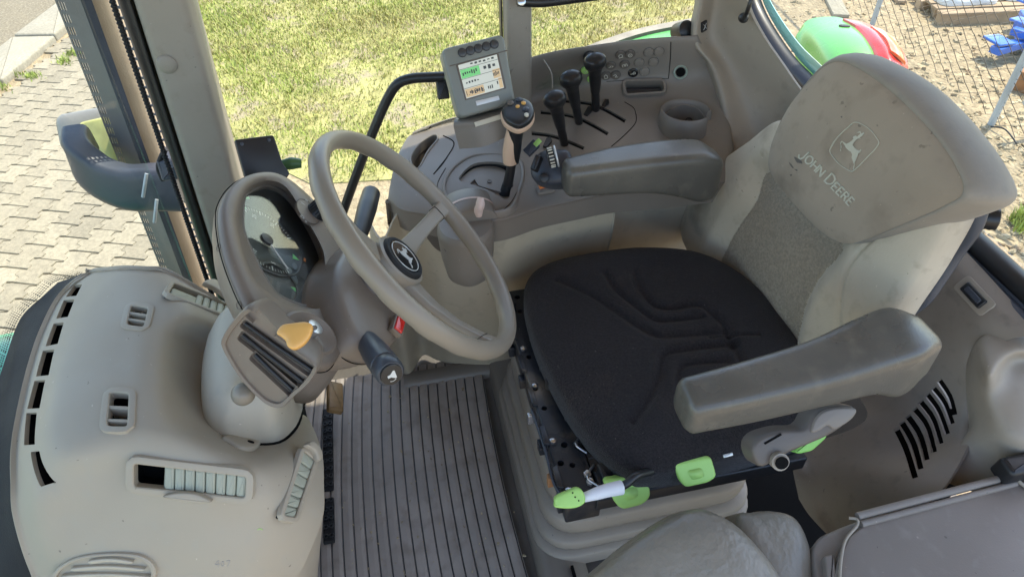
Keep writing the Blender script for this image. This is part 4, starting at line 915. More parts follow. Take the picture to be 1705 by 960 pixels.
# cup holder: ring with notch, cylinder
cup = thing('cup_holder', tuple(cfr.O), 'round taupe cup holder with a notch in its rim', 'cup holder'); cup['tmp'] = 1
cr_o = cfr.off(0, 0, .0)
rs = []
for a in np.linspace(R_(255), R_(255+318), 60):
    d = V(math.cos(a), math.sin(a)); prof = ((.0455, -.10), (.0455, .028), (.0470, .036), (.0510, .040), (.0550, .036), (.0570, .014), (.059, -.03)); rs.append([cr_o.at(*(d*r), h) for r, h in prof])
v, f = rings(rs, True, True, closed=False); nprof = 7
o = sharp(link('ring', mesh(v, f), 'console', cup), 50)
lathe('floor', [(.0465, -.085), (.0465, -.082)], cr_o, 'panel', cup, n=40)
lathe('wall', [(.0462, -.082), (.0462, -.005)], cr_o, 'panel', cup, n=40, cap0=False, cap1=False)
for a0 in (R_(20), R_(-40)):
    pts = [cr_o.at(.0450*math.cos(a0+da), .0450*math.sin(a0+da), z) for da, z in ((-.14, -.03), (-.14, -.005), (.14, -.005), (.14, -.03))]; tube('clip', pts, .0009, 'black', cup, n=6)
del cup['tmp']
# side band (brown) and lower beige panel
band_top = [(648, 330), (668, 345), (704, 352), (745, 360), (826, 364), (900, 342), (965, 328), (1022, 317), (1110, 310), (1215, 300)]
band_bot = [(649, 345), (668, 362), (702, 385), (742, 420), (832, 394), (900, 374), (965, 356), (1022, 341), (1110, 332), (1215, 316)]
bz = [.535, .52, .50, .49, .535, .545, .548, .55, .55, .55]
T_ = [PZ(a, b, .592)+V(.003, 0, -.012) for a, b in band_top]
Bm = [PX(*q, t[0]+.010) for t, q in zip(T_, band_bot)]
G = [[t+V(.004, 0, .0) for t in T_], T_, [(t+b)/2+V(-.002, 0, 0) for t, b in zip(T_, Bm)], Bm, [b+V(.02, 0, -.01) for b in Bm]]
patch('side_band', G, 'panel', sc, k=6, th=.004)
# drum lobe
dfr = Fr(V(1.068, -.118, .0), (0, 0, 1), (1, 0, 0)); lathe('front_lobe', [(.030, .47), (.044, .485), (.052, .53), (.056, .59), (.055, .600), (.050, .606), (.02, .6065)], dfr, 'console', sc, n=48)
# hump with curved slot and pale pink hand throttle
hf = Fr(PZ(782, 345, .612), (0, 0, 1), (0, -1, 0)); rs = []
for s, hh in ((-.040, .2), (-.038, .85), (-.030, 1), (.030, 1), (.038, .85), (.040, .2)):
    rs.append([hf.at(.048*math.cos(a), s, .030*math.sin(a)*hh-.006) for a in np.linspace(0, math.pi, 24)])
v, f = rings(rs); sharp(link('throttle_hump', mesh(v, f), 'console', sc), 50)
rs = [[hf.at(.0488*math.cos(a), s, .0308*math.sin(a)-.006) for a in np.linspace(.15, math.pi-.1, 24)] for s in (-.006, .000)]
v, f = rings(rs, False, False, closed=False); link('throttle_track', mesh(v, f), 'pink', sc)
bvth = None
tip = PZ(800, 330, .665); base = PZ(797, 352, .642); tube('throttle_lever', [base+V(0, 0, -.01), base+V(0, 0, .004), (tip+base)/2+V(-.006, 0, .002), tip+V(-.004, 0, .004)], .006, 'pink', sc, n=18, rs=[.006, .0085, .0085, .0085, .006])
# lower beige panel
yb = [p[1] for p in Bm]
lp = [V(1.108, .060, .55)]
G = []
for zf, xo in ((1.0, .0), (.85, .0), (.55, .035), (.25, .075), (.06, .105), (0.0, .112)):
    row = [V(1.30+xo*.3, .075+.02*(1-zf), .53*zf+.005), V(1.215+xo*.6, .070+.02*(1-zf), .53*zf+.005), V(1.15+xo*.8, .045, .53*zf+.005)]
    for b in Bm[1:8]: row.append(V(b[0]+.006+xo, b[1], (b[2]+.006)*zf+.005))
    row.append(V(Bm[7][0]+.012+xo, Bm[7][1]-.004, (Bm[7][2]+.004)*zf+.005)); row.append(V(Bm[7][0]+.05+xo, Bm[7][1]-.006, (Bm[7][2])*zf+.005)); G.append(row)
patch('lower_panel', G, 'lowpanel', sc, k=8, th=.004)
G = [[V(1.20+xx, y, z) for y in (-.42, -.52, -.62, -.72)] for z, xx in ((.56, 0), (.3, .02), (.0, .05))]
patch('rear_lower_panel', G, 'lowpanel', sc, k=5, th=.004)
G = [[V(x, y, z) for x, y, z in ((1.20, -.05+dy, zz), (1.16, -.09+dy, zz), (1.15, -.13+dy, zz), (1.20, -.175+dy, zz), (1.25, -.19+dy, zz))] for zz, dy in ((.17, .09), (.10, .05), (.03, .01))]
G = [[PZ(655, 560, .14), PZ(700, 590, .14), PZ(745, 600, .14), PZ(810, 592, .14)], [PZ(648, 570, .08), PZ(700, 602, .08), PZ(750, 612, .08), PZ(812, 600, .08)], [PZ(660, 580, .0), PZ(705, 604, .0), PZ(755, 612, .0), PZ(815, 610, .0)]]
# deck marks: inset panel outline lines
bvk = bvh_of(deck)
def seam(name, pts, wd=1.4, m='pit', closed=False): decal(name, line_poly(list(cr(pts, 24, closed)), wd, closed), bvk, m, sc, .0006, .0005)
seam('seam', [(738, 226), (756, 238), (744, 262), (722, 290)], 1.6); seam('seam', [(722, 290), (735, 276), (745, 262)], .8)
seam('seam', [(1059, 190), (1058, 205), (1040, 225), (1018, 244)], 1.2); seam('seam', [(1040, 170), (1055, 180), (1059, 192)], 1.0)
seam('seam', [(1117, 70), (1116, 100), (1113, 131)], 1.2); seam('seam', [(1113, 131), (1060, 133), (1010, 136)], .9)
seam('seam', [(820, 385), (790, 350), (745, 330), (728, 310), (742, 280)], 1.0)
seam('seam', [(862, 318), (850, 338), (835, 352)], 1.0)
for q_ in ([[(904, 246), (910, 233), (916, 231), (919, 236), (911, 248)], [(972, 192), (979, 180), (985, 180), (986, 186), (978, 194)], [(1001, 178), (1007, 168), (1013, 168), (1014, 174), (1006, 180)]]): decal('slot_stop', [q_], bvk, 'black', sc, .006, .0062)
# selector levers ----------------------------------------------------------------
def lever(base, top, head_px, r, lbl):
    t = thing('selector_lever', tuple(base), lbl, 'lever', 'black selector levers on the side console')
    ax = nz(top-base); 
    tube('shaft', [base-ax*.02, base+ax*.02, (base+top)/2], .0075, 'black', t, n=16, rs=[.008, .0095, .009])
    L = np.linalg.norm(top-base)
    tube('grip', [base+ax*L*.38, base+ax*L*.62, base+ax*L*.8, base+ax*L*.92], .01, 'black', t, n=18, rs=[.0105, .0125, .0135, .018])
    fr = Fr(base+ax*L*.86, nz(ax+V(-.15, 0, .1)), (0, 1, 0)); lathe('knob', [(.012, -.012), (.0185, 0), (.0215, .010), (.0205, .019), (.0175, .023), (.0172, .0235), (.010, .0255), (.001, .026)], fr, 'black', t, n=32, sx=1.12, sy=.82)
lever(hit(bvk, 940, 240)[0], PX(922, 160, 1.22), None, .02, 'black selector lever nearest the orange switch, with glossy oval knob')
lever(hit(bvk, 964, 204)[0], PX(949, 126, 1.27), None, .02, 'middle black selector lever with glossy oval knob')
lever(hit(bvk, 992, 182)[0], PX(990, 96, 1.28), None, .02, 'black selector lever nearest the round push buttons')
# buttons ------------------------------------------------------------------------
def button(px, py, m, r=.0098, mark=None, side=9):
    h = hit(bvk, px, py); fr = Fr(h[0], h[1], PP(px+10, py-3, *h)-h[0]); b = lathe('button_ring', [(r*1.2, -.001), (r*1.2, .0006), (r*1.08, .0007)], fr, 'keydark', sc, n=28); b = lathe('button', [(r*1.12, -.001), (r*1.12, .0012), (r, .002), (r*.98, .0042), (r*.7, .0050), (.0005, .0048)], fr, m, sc, n=28)
    if mark:
        pl = []
        for st in mark: pl += [[fr.at(p[0]*r*.55, p[1]*r*.55, .0054) for p in q] for q in line_poly(st, .22)]
        link('button_symbol', mesh(*join([(q, [(0, 1, 2, 3)]) for q in pl])), 'ivory', b, False)
    return b
C8 = [[(math.cos(a)*.8, math.sin(a)*.8) for a in np.linspace(0, 6.28, 9)]]
button(1033, 91, 'panel', mark=C8+[[(-.9, -.9), (.9, -.9)]]); button(1049, 90, 'panel', mark=C8+[[(-.3, 0), (.3, 0)]]); button(1040, 107, 'panel', mark=[[(-1, .6), (1, .6), (1, -.6)], [(-.9, -.6), (-.9, .4)], [(-.2, -.3), (.4, -.3), (.4, .2), (-.2, .2), (-.2, -.3)]])
button(1017, 109, 'panel', mark=[[(-1, -.1), (-.2, -.1), (-.2, .6)], [(.2, .4), (1, 0), (.2, -.4)]]); button(1009, 126, 'panel', mark=[[(-.7, -.8), (-.7, .6), (0, .9), (.5, .3), (.5, -.8), (-.7, -.8)]]); button(1025, 125, 'panel', mark=[[(-.9, .5), (0, .7), (.4, .1), (-.4, -.4), (.8, -.7)]])
button(1054, 121, 'darkglass', mark=[[(-1, 0), (0, 0), (.2, .5), (.9, .5), (.9, -.3), (0, -.3), (-.2, 0)]])
for a in ((1080, 87), (1097, 86), (1064, 104), (1088, 103), (1073, 119)): button(*a, 'console')
button(975, 116, 'palegreen', mark=[[(-.8, 0), (-.2, -.6), (.8, .6)]]); button(984, 131, 'palegreen', .0085)
h = hit(bvk, 981, 94); fr = Fr(h[0], nz(h[1]+V(-.2, 0, .4)), (0, 1, 0)); lathe('rotary_knob', [(.014, -.002), (.0145, .016), (.013, .022), (.010, .022), (.009, .020), (.001, .020)], fr, 'black', sc, n=32)
# power socket
h = hit(bvk, 1133, 120); fr = Fr(h[0], nz(h[1]*.8+V(-.5, .2, .3)), (0, 1, 0)); so_ = lathe('power_socket', [(.0155, -.006), (.0155, .004), (.0135, .0055), (.0115, .004), (.0105, -.015)], fr, 'socketm' if 'socketm' in M else 'monitor', sc, n=36, cap0=False, cap1=True)
lathe('socket_hole', [(.0100, -.004), (.0100, .0035)], fr, 'pit', so_, n=28)
# orange rocker switch
h = hit(bvk, 907, 316); fr = Fr(h[0], h[1], PP(925, 313, *h)-h[0]); rk = box('rocker_switch', fr, -.018, .018, -.012, .008, -.002, .006, 'console', sc, .002)
box('rocker_cap', fr, -.012, .012, -.001, .0085, .004, .010, 'orange', rk, .0015)
# joystick gear lever ---------------------------------------------------------------
gl = thing('gear_lever', tuple(PZ(842, 322, .60)), 'black and peach joystick gear lever with small buttons, beside the armrest', 'gear lever')
jb, jm, jt = PZ(842, 325, .595), PX(853, 268, 1.155), PX(862, 190, 1.14)
ax = nz(jt-jm)
tube('shaft', [jb, (jb+jm)/2, jm], .009, 'black', gl, n=18, rs=[.012, .010, .0085])
lathe('boot', [(.017, -.004), (.016, .006), (.013, .012), (.012, .022), (.011, .03)], Fr(jb, nz(jm-jb), (1, 0, 0)), 'blackrubber', gl, n=24)
tube('grip', [jm+ax*.0, jm+ax*.025, jm+ax*.05, jt-ax*.005], .014, 'black', gl, n=24, rs=[.0135, .0150, .0140, .0165, .022])
side_ = nz(np.cross(ax, FW)); 
tube('peach_insert', [jm+ax*-.002-RT*.0035-FW*.003, jm+ax*.02-RT*.006-FW*.003, jm+ax*.05-RT*.007-FW*.002, jm+ax*.075-RT*.008-FW*.0], .01, 'peach', gl, n=20, rs=[.0150, .0150, .0135, .010])
hn = nz(-FW*.8+UP*.65-RT*.05+V(0, 0, 0)); fr = Fr(jt+ax*.004, hn, RT)
hd = [(a*1.36, b*1.30) for a, b in [(-.020, .010), (-.022, .0), (-.016, -.020), (.0, -.034), (.015, -.024), (.022, -.004), (.018, .018), (.004, .030), (-.012, .024)]]
pk = pad('head', hd, fr, .010, 'black', gl, k=3, skirt=.010, na=60); pad('head_back', [(a*1.06-.0012, b*1.05+.001) for a, b in hd], fr.off(0, 0, -.006), .004, 'peach', gl, k=3, skirt=.008, na=60)
for a, b, m_, r in ((-.013, .015, 'panel', .0062), (.002, .024, 'navy', .0058), (.011, .013, 'amber', .0044), (.0, .003, 'amber', .004), (.015, -.006, 'navy', .0062), (.016, -.022, 'ivory', .004)): lathe('thumb_button', [(r, .006), (r, .0118), (r*.7, .0128), (.0003, .0130)], fr.off(a, b), m_, gl, n=20)
# gate details
gf = Fr(PZ(800, 300, .613), (-.10, 0, 1), (0, -1, 0))
gp = [gf.px(*p) for p in ((748, 322), (762, 300), (790, 279), (825, 276), (846, 286), (852, 305), (848, 335), (835, 347), (790, 345), (755, 340))]
gpo = prism('gate_plate', cr(gp, 50, True), gf, -.012, .000, 'console', sc, .003)
sl_ = [gf.px(*p) for p in ((783, 305), (790, 298), (797, 309), (843, 322), (848, 300), (852, 303), (848, 332), (840, 334), (786, 318))]
cut(gpo, [prism_g(sl_, gf, -.006, .02, 0)])
fr = gf.off(*gf.px(815, 303)); lathe('gate_screw', [(.0045, .0), (.0045, .003), (.002, .002)], fr, 'panel', sc, n=18)
# armrest control pod (dark)
acp = thing('armrest_control', tuple(PX(912, 275, 1.14)), 'black hand control pod with thumbwheel at the front of the far armrest', 'control pod')
fr = Fr(PX(912, 272, 1.125), (-.55, .35, .75), (0, -1, 0)); o2 = [fr.px(*p) for p in ((884, 282), (892, 262), (908, 252), (930, 250), (950, 256), (952, 300), (930, 308), (905, 306), (888, 298))]
pad('body', o2, fr, .018, 'navy', acp, k=2.6, skirt=.03, na=70)
w_ = Fr(PX(918, 262, 1.085), (-.1, -.95, .2), (1, 0, 0)); lathe('thumbwheel', [(.016, -.007), (.018, -.005), (.018, .005), (.016, .007)], w_, 'black', acp, n=30)
for a in np.arange(18)*2*math.pi/18: box('ridge', Fr(w_.at(.018*math.cos(a), .018*math.sin(a)), w_.a*math.cos(a)+w_.b*math.sin(a), w_.n), -.0045, .0045, -.001, .001, 0, .0015, 'ivory', acp, .0003)
f3 = w_.off(0, 0, .010); v, f = rings([[f3.at(r*math.cos(a), r*math.sin(a), h) for a in np.arange(36)*math.pi/18] for r, h in ((.019, -.002), (.021, -.002), (.021, .001), (.019, .001), (.019, -.002))], False, False); link('white_ring', mesh(v, f), 'silver', acp)
box('side_key', Fr(PX(895, 272, 1.09), (-.5, .5, .7), (0, 0, 1)), -.016, .014, -.006, .006, -.004, .012, 'black', acp, .003)
lathe('pivot', [(.010, 0), (.009, .006), (.004, .008)], Fr(PX(906, 296, 1.085), (-.8, .2, .55), (0, 1, 0)), 'black', acp, n=24)
tg = thing('yellow_key', tuple(PX(884, 238, 1.16)), 'small dark lever with yellow green face between joystick and armrest', 'lever')
fr = Fr(PX(887, 245, 1.155), (-.6, .3, .7), (0, -.6, .8)); box('stem', fr, -.018, .012, -.009, .009, -.004, .007, 'navy', tg, .002); box('face', fr, .004, .020, -.008, .002, .007, .010, 'palegreen', tg, .002)
# display monitor -------------------------------------------------------------------
mo = thing('display_monitor', tuple(PX(800, 225, 1.24)), 'grey rectangular display monitor with five round keys and lit screen', 'monitor')
mf = Fr(PX(798, 130, 1.215), (-.80, -.03, .50), PX(845, 117, 1.215)-PX(750, 143, 1.215))
mq = [(734, 88), (745, 79), (828, 59), (840, 64), (844, 80), (856, 158), (850, 172), (775, 195), (762, 190), (758, 180)]
mo2 = np.array([mf.px(*p) for p in mq]); mc = cr(mo2, 80, True)
mo2s = poly_r([mf.px(*p) for p in ((733, 83), (838, 57), (858, 172), (764, 198))], .014, 6)
mb = prism('case', mo2s, mf, -.035, .006, 'monitor', mo, .006)
scq = [(762, 110), (826, 92), (838, 147), (776, 165)]
prism('screen_bezel', poly_r([mf.px(*p) for p in ((758, 109), (829, 90), (842, 148), (774, 168))], .001, 2), mf, .004, .0068, 'panel', mo, .0005)
def emis(name, col, st):
    m = bpy.data.materials.new(name); m.use_nodes = True; p = m.node_tree.nodes['Principled BSDF']; p.inputs['Base Color'].default_value = (*[c*.5 for c in col], 1); p.inputs['Emission Color'].default_value = (*col, 1); p.inputs['Emission Strength'].default_value = st; p.inputs['Roughness'].default_value = .25; M[name] = m
emis('scr', (.60, .66, .62), .17); emis('scrg', (.16, .55, .22), .22); emis('scrt', (.62, .48, .30), .18); emis('scrd', (.12, .14, .15), .05)
def sq_(u0, v0, u1, v1):
    P = [V(*p) for p in scq]; g = lambda u, v_: (P[0]*(1-u)+P[1]*u)*(1-v_)+(P[3]*(1-u)+P[2]*u)*v_
    return [mf.px(*g(u0, v0)), mf.px(*g(u1, v0)), mf.px(*g(u1, v1)), mf.px(*g(u0, v1))]
scn = prism('screen', sq_(0, 0, 1, 1), mf, .0066, .0074, 'scr', mo, 0)
for q, m_ in ((sq_(.01, .16, .50, .42), 'scrg'), (sq_(.01, .45, .50, .68), 'scr'), (sq_(.01, .74, .50, .98), 'scrt'), (sq_(.80, .40, .99, .66), 'scrt'), (sq_(.55, .74, .78, .98), 'scr'), (sq_(.90, .68, .99, .98), 'scrt')): prism('screen_field', q, mf, .0075, .0078, m_, scn, 0)
for v_ in (.14, .43, .71): prism('screen_line', sq_(.0, v_, 1, v_+.012), mf, .0079, .0081, 'scrd', scn, 0)
rr = np.random.default_rng(9)
for (u0, u1, v0, v1, n) in ((.05, .45, .22, .36, 7), (.08, .45, .52, .62, 5), (.12, .48, .79, .93, 6), (.3, .95, .03, .10, 6), (.6, .95, .2, .35, 3), (.80, .97, .46, .60, 5), (.60, .75, .80, .92, 3), (.85, .9, .75, .9, 1)):
    for i in range(n):
        a = u0+(u1-u0)*i/n; wv = (u1-u0)/n*.6; b = v0+(v1-v0)*rr.uniform(0, .3); prism('screen_glyph', sq_(a, b, a+wv, v1-(v1-v0)*rr.uniform(0, .4)), mf, .0079, .0081, 'scrd', scn, 0)
text_on('screen_text', '1.4 84 s', Fr(mf.at(*np.mean(sq_(.05, .74, .48, .98), 0)), mf.n, mf.at(*sq_(0, .5, 1, .5)[1])-mf.at(*sq_(0, .5, 1, .5)[0])), .012, 'scrd', scn, .0084)
for i in range(5):
    t = i/4; q = mf.px(769+(822-769)*t, 89-(89-75)*t); lathe('key', [(.0085, .005), (.0085, .0068), (.0072, .0068), (.0072, .0092), (.005, .0102), (.0004, .0102)], mf.off(*q), 'keydark', mo, n=28)
tube('panel_groove', [mf.at(*mf.px(*p), .0062) for p in ((748, 111), (790, 100), (844, 85))], .0009, 'panel', mo, n=6)
prism('label_plate', poly_r([mf.px(*p) for p in ((791, 169), (829, 160), (831, 167), (793, 177))], .001, 2), mf, .005, .0072, 'silver', mo, .0005)
# pedestal under the monitor with its cream label
G = [[PX(756, 202, 1.20), PX(800, 195, 1.185), PX(846, 182, 1.20), PX(862, 180, 1.24)], [PX(757, 218, 1.19), PX(802, 214, 1.17), PX(846, 196, 1.185), PX(866, 190, 1.23)], [PX(765, 248, 1.18), PX(806, 244, 1.16), PX(848, 226, 1.175), PX(872, 220, 1.22)]]
G = [[PX(768, 188, 1.26), PX(800, 180, 1.26), PX(846, 170, 1.26), PX(862, 168, 1.28)]]+G
pe = patch('pedestal', G, 'console', mo, k=7, th=.01)
fr = hframe(bvh_of(pe), 812, 201, 838, 193); box('paper_label', fr, -.026, .026, -.0045, .0045, -.002, .0018, 'ivory', mo, .0005)
tube('cable', [PX(905, 100, 1.36), PX(918, 122, 1.33), PX(920, 148, 1.30)], .0016, 'console', mo, n=6)
# phone bracket plate and dark green hook on the steering column
ph = thing('phone_bracket', tuple(PX(440, 280, 1.05)), 'flat black bracket plate with green clip behind the instrument pod', 'bracket')
fr = Fr(PX(432, 258, 1.08), (-.75, -.35, .45), PX(455, 225, 1.08)-PX(392, 234, 1.08)); o2 = poly_r([fr.px(*p) for p in ((390, 233), (455, 225), (470, 272), (482, 288), (478, 296), (408, 298))], .005, 4)
pl_ = prism('plate', o2, fr, -.006, .004, 'black', ph, .002)
for p in ((402, 240), (447, 233)): lathe('screw', [(.003, .003), (.003, .0055), (.001, .006)], fr.off(*fr.px(*p)), 'navy', ph, n=12)
tube('clip', [PX(470, 275, 1.10), PX(486, 272, 1.10), PX(502, 272, 1.10)], .008, 'clipgreen', ph, n=14, rs=[.009, .011, .008])
# ================================================================== STEERING COLUMN
SF = Fr((.824, -.024, .766), (0, -.78, .625), (1, 0, 0))
def sp(px, py, c): a, b = SF.px(px, py, c); return SF.at(a, b, c)
st = thing('steering_column', tuple(SF.at(0, 0, -.45)), 'tilting steering column with arched instrument pod, stalks and orange ignition key', 'steering column')
# boot on the dash and lower shroud
bf = SF.off(.0, .0, 0)
def axr(prof, n=48, da_=0, db=0):
    return rings([[SF.at(r*1.0*math.cos(a)+da_*0+sh_a, r*sy*math.sin(a)+sh_b, c) for a in np.arange(n)*2*math.pi/n] for r, sy, sh_a, sh_b, c in prof])
bq = [hit(bvd2, *p)[0] for p in cr([(345, 608), (334, 640), (328, 676), (336, 706), (372, 728), (420, 738), (464, 736), (490, 716), (503, 690), (514, 650), (500, 610), (440, 585), (380, 588)], 60, True)]
bq = [V(p[0], p[1], min(p[2], .60)) for p in bq]
b_c = np.mean(bq, 0)
def bring(s_, dz, sh=V(0, 0, 0)): return [b_c+(p-b_c)*V(s_, s_, max(0, 1-abs(dz)*8))+V(0, 0, dz)+sh for p in bq]
v, f = rings([bring(1.0, -.12), bring(1.0, 0), bring(.985, .03, V(.004, -.002, 0)), bring(.96, .07, V(.012, -.007, 0)), bring(.92, .105, V(.022, -.015, 0)), bring(.84, .130, V(.032, -.024, 0)), bring(.66, .142, V(.038, -.03, 0)), bring(.3, .145, V(.04, -.033, 0))])
boot = sharp(link('boot', mesh(v, f), 'cream', st), 60)
v, f = rings([bring(1.035, -.10), bring(1.035, .003), bring(1.0, .0035)], False, False); link('boot_gap', mesh(v, f), 'pit', st)
v, f = axr([(.10, .95, -.005, .06, -.20), (.098, .9, -.012, .035, -.235), (.085, .9, -.02, .015, -.27), (.070, .95, -.028, .0, -.305)])
link('lower_shroud', mesh(v, f), 'pod', st)
lathe('tilt_knob', [(.004, -.014), (.012, -.008), (.0155, .0), (.0150, .007), (.010, .013), (.001, .0155)], Fr(PZ(406, 655, .688), (-.75, .1, .6), (0, 1, 0)), 'wheelm', st, n=32)
# pod ring
PC = -.135
crest = np.array([SF.px(*p, PC) for p in ((371, 353), (376, 328), (390, 306), (412, 290), (442, 284), (466, 288), (492, 303), (528, 336), (562, 372), (592, 412), (598, 460), (592, 510), (580, 560), (560, 602), (525, 604), (495, 583), (456, 552), (434, 528), (417, 504), (392, 449), (377, 400))])
inner = np.array([SF.px(*p, PC) for p in ((409, 318), (399, 345), (397, 370), (402, 397), (413, 434), (431, 470), (462, 495), (500, 512), (536, 511), (542, 490), (542, 430), (531, 398), (507, 357), (484, 318), (466, 303), (442, 299), (425, 304))])
gl_px = [(405, 350), (409, 324), (432, 310), (452, 308), (478, 322), (504, 356), (526, 396), (537, 424), (538, 455), (538, 494), (534, 507), (520, 511), (500, 508), (465, 492), (442, 462), (421, 420), (406, 382)]
glass = np.array([SF.px(*p, PC-.020) for p in gl_px])
NN = 120
cr1 = cr(crest, NN, True); gl1 = cr(glass, NN, True)
# align by angle about the glass centroid
def by_angle(poly, c, N=NN):
    ang = np.unwrap(np.arctan2(poly[:, 1]-c[1], poly[:, 0]-c[0])); 
    if ang[-1] < ang[0]: poly, ang = poly[::-1], ang[::-1]
    ang0 = ang[0]; A = np.r_[ang, ang[0]+2*math.pi]; P = np.vstack([poly, poly[:1]]); tgt = np.linspace(-math.pi, math.pi, N+1)[:-1]; tgt = (tgt-ang0) % (2*math.pi)+ang0
    return np.stack([np.interp(tgt, A, P[:, k]) for k in (0, 1)], 1)
gc = gl1.mean(0); C1 = by_angle(cr(crest, 400, True), gc); G1 = by_angle(cr(glass, 400, True), gc); I1 = by_angle(cr(inner, 400, True), gc); cc = C1.mean(0)
def R3(P, c): return [SF.at(p[0], p[1], c) for p in P]
lip = 1.0
dG = nz2 = (C1-G1); 
rs = [R3(cc+(C1-cc)*.50, PC-.085), R3(cc+(C1-cc)*.74, PC-.068), R3(cc+(C1-cc)*.88, PC-.045), R3(cc+(C1-cc)*.99, PC-.022), R3(cc+(C1-cc)*1.005, PC-.008), R3(cc+(C1-cc)*.985, PC-.001), R3(C1+(I1-C1)*.25, PC+.0015),
      R3(C1+(I1-C1)*.75, PC+.001), R3(I1-(I1-gc)*-.0, PC-.0015), R3(I1*.75+G1*.25, PC-.008), R3(G1, PC-.020), R3(G1, PC-.028)]
v, f = rings(rs, True, False); pod = sharp(link('instrument_pod', mesh(v, f), 'pod', st), 60)
# seam line round the shell
ov = [SF.at(*(cc+(p-cc)*1.013), PC-.014) for p in C1[::3]]; v, f = tube_g(ov, .0008, n=5, closed=True, cnt=160); link('shell_seam', mesh(v, f, False), 'pit', pod)
face = rings([R3(G1, PC-.027), R3(gc+(G1-gc)*.5, PC-.027)], False, True); cl = link('cluster_face', mesh(*face), 'darkface' if 'darkface' in M else 'blackrubber', st, False)
gp_ = rings([R3(gc+(G1-gc)*.995, PC-.0215), R3(gc+(G1-gc)*.995, PC-.0205)]); link('cover_glass', mesh(*gp_, False), 'clear', st, False)
edge = rings([R3(gc+(G1-gc)*s, PC+z) for s, z in ((1.01, -.0198), (.995, -.0193), (.965, -.0200), (.965, -.027))], False, False); link('glass_rim', mesh(*edge), 'panel', st)
# things on the cluster face
CF = SF.off(0, 0, PC-.0265)
def cpx(px, py): a, b = SF.px(px, py, PC-.0265); return (a, b)
tc_ = cpx(440, 402); R0 = .066
v, f = lathe_g([(R0, 0), (R0, .0035), (R0-.003, .0035), (R0-.0035, .001)], CF.off(*tc_), 60, True, True); dial = link('dial', mesh(v, f), 'dialm', cl)
marks = []
for i in range(55):
    a = R_(225-i*5.0); r1 = R0-.006; r0 = r1-(.009 if i % 6 == 0 else .005); d = V(math.cos(a), math.sin(a)); t = V(-d[1], d[0])*(.0009 if i % 6 == 0 else .0004)
    q = [d*r0-t, d*r1-t, d*r1+t, d*r0+t]; marks.append(([CF.off(*tc_).at(p[0], p[1], .0040) for p in q], [(0, 1, 2, 3)]))
link('dial_marks', mesh(*join(marks)), 'pale', dial, False)
for i, s_ in enumerate(('5', '10', '15', '20', '25', '30')):
    a = R_(200-i*42); q = CF.off(tc_[0]+.044*math.cos(a), tc_[1]+.044*math.sin(a)); text_on('dial_number', s_, q, .010, 'pale', dial, .0042)
nd = CF.off(*tc_); dq = V(*cpx(464, 436))-V(*tc_); dq = dq/np.linalg.norm(dq); tube('needle', [nd.at(0, 0, .006), nd.at(dq[0]*.028, dq[1]*.028, .006), nd.at(dq[0]*.054, dq[1]*.054, .006)], .0011, 'pale', dial, n=8); lathe('needle_cap', [(.011, .003), (.010, .008), (.0004, .009)], nd, 'black', dial, n=28)
t2 = cpx(462, 470); lathe('lower_dial', [(.034, 0), (.034, .003), (.031, .003), (.0305, .001)], CF.off(*t2), 'dialm', cl, n=44)
t3 = cpx(424, 350); v, f = rings([[CF.off(*t3).at(r*math.cos(a), r*math.sin(a), .002) for a in np.linspace(.6, 2.3, 16)] for r in (.020, .024)], False, False, closed=False); link('green_arc', mesh(v, f), 'signal', cl, False)
def blob(px, py, shape, m, sc_=1):
    q = cpx(px, py); prism('warning_lamp', [(a*.001*sc_+q[0], b*.001*sc_+q[1]) for a, b in shape], CF, 0, .0016, m, cl, .0003)
tri = [(-6, -5), (6, -5), (0, 7)]; blob(491, 430, [(-6, 5), (6, 5), (0, -7)][::-1], 'signal', 1.0); blob(490, 482, tri, 'signal', 1.0)
pill_ = [(8*math.cos(a), 5*math.sin(a)) for a in np.arange(14)*2*math.pi/14]
for p in ((490, 444), (481, 451), (489, 462), (491, 468)): blob(*p, pill_, 'slate', .95)
blob(507, 433, [(-4, -2), (4, -2), (4, 2), (-4, 2)], 'orange', .8); blob(505, 501, [(-3, -2), (3, -2), (3, 2), (-3, 2)], 'redplastic', .8)
# rotary light switch with engraved dial
kf = SF.off(*SF.px(526, 354, PC+.0), PC-.002)
mf_ = SF.off(*SF.px(512, 353, PC), PC+.0005)
v, f = rings([[mf_.at(r*math.cos(a), r*math.sin(a)*.8, h) for a in np.arange(48)*math.pi/24] for r, h in ((.028, -.004), (.028, .0010), (.0272, .0012), (.0272, .0006))], True, True); kp = sharp(link('switch_plate', mesh(v, f), 'pod', st), 30)
v, f = rings([[mf_.at(r*math.cos(a), r*math.sin(a)*.8, .0013) for a in np.arange(48)*math.pi/24] for r in (.0275, .0281)], False, False); link('plate_edge', mesh(v, f), 'pit', kp, False)
for p, s_ in (((503, 340), '('), ((509, 335), 'o'), ((502, 362), 'D'), ((508, 370), '*'), ((517, 333), 'P')): text_on('switch_symbol', s_, SF.off(*SF.px(*p, PC), PC), .010, 'pale', kp, .0022)
lathe('rotary_switch', [(.0175, -.002), (.0175, .004), (.0160, .006), (.0155, .018), (.013, .022), (.0005, .022)], kf, 'black', st, n=36)
for a in np.arange(20)*2*math.pi/20: tube('switch_rib', [kf.at(.0158*math.cos(a), .0158*math.sin(a), z) for z in (.006, .012, .018)], .0011, 'blackrubber', kp, n=5)
box('switch_pointer', kf, -.001, .0012, .003, .0145, .0215, .0228, 'pale', kp, .0002)
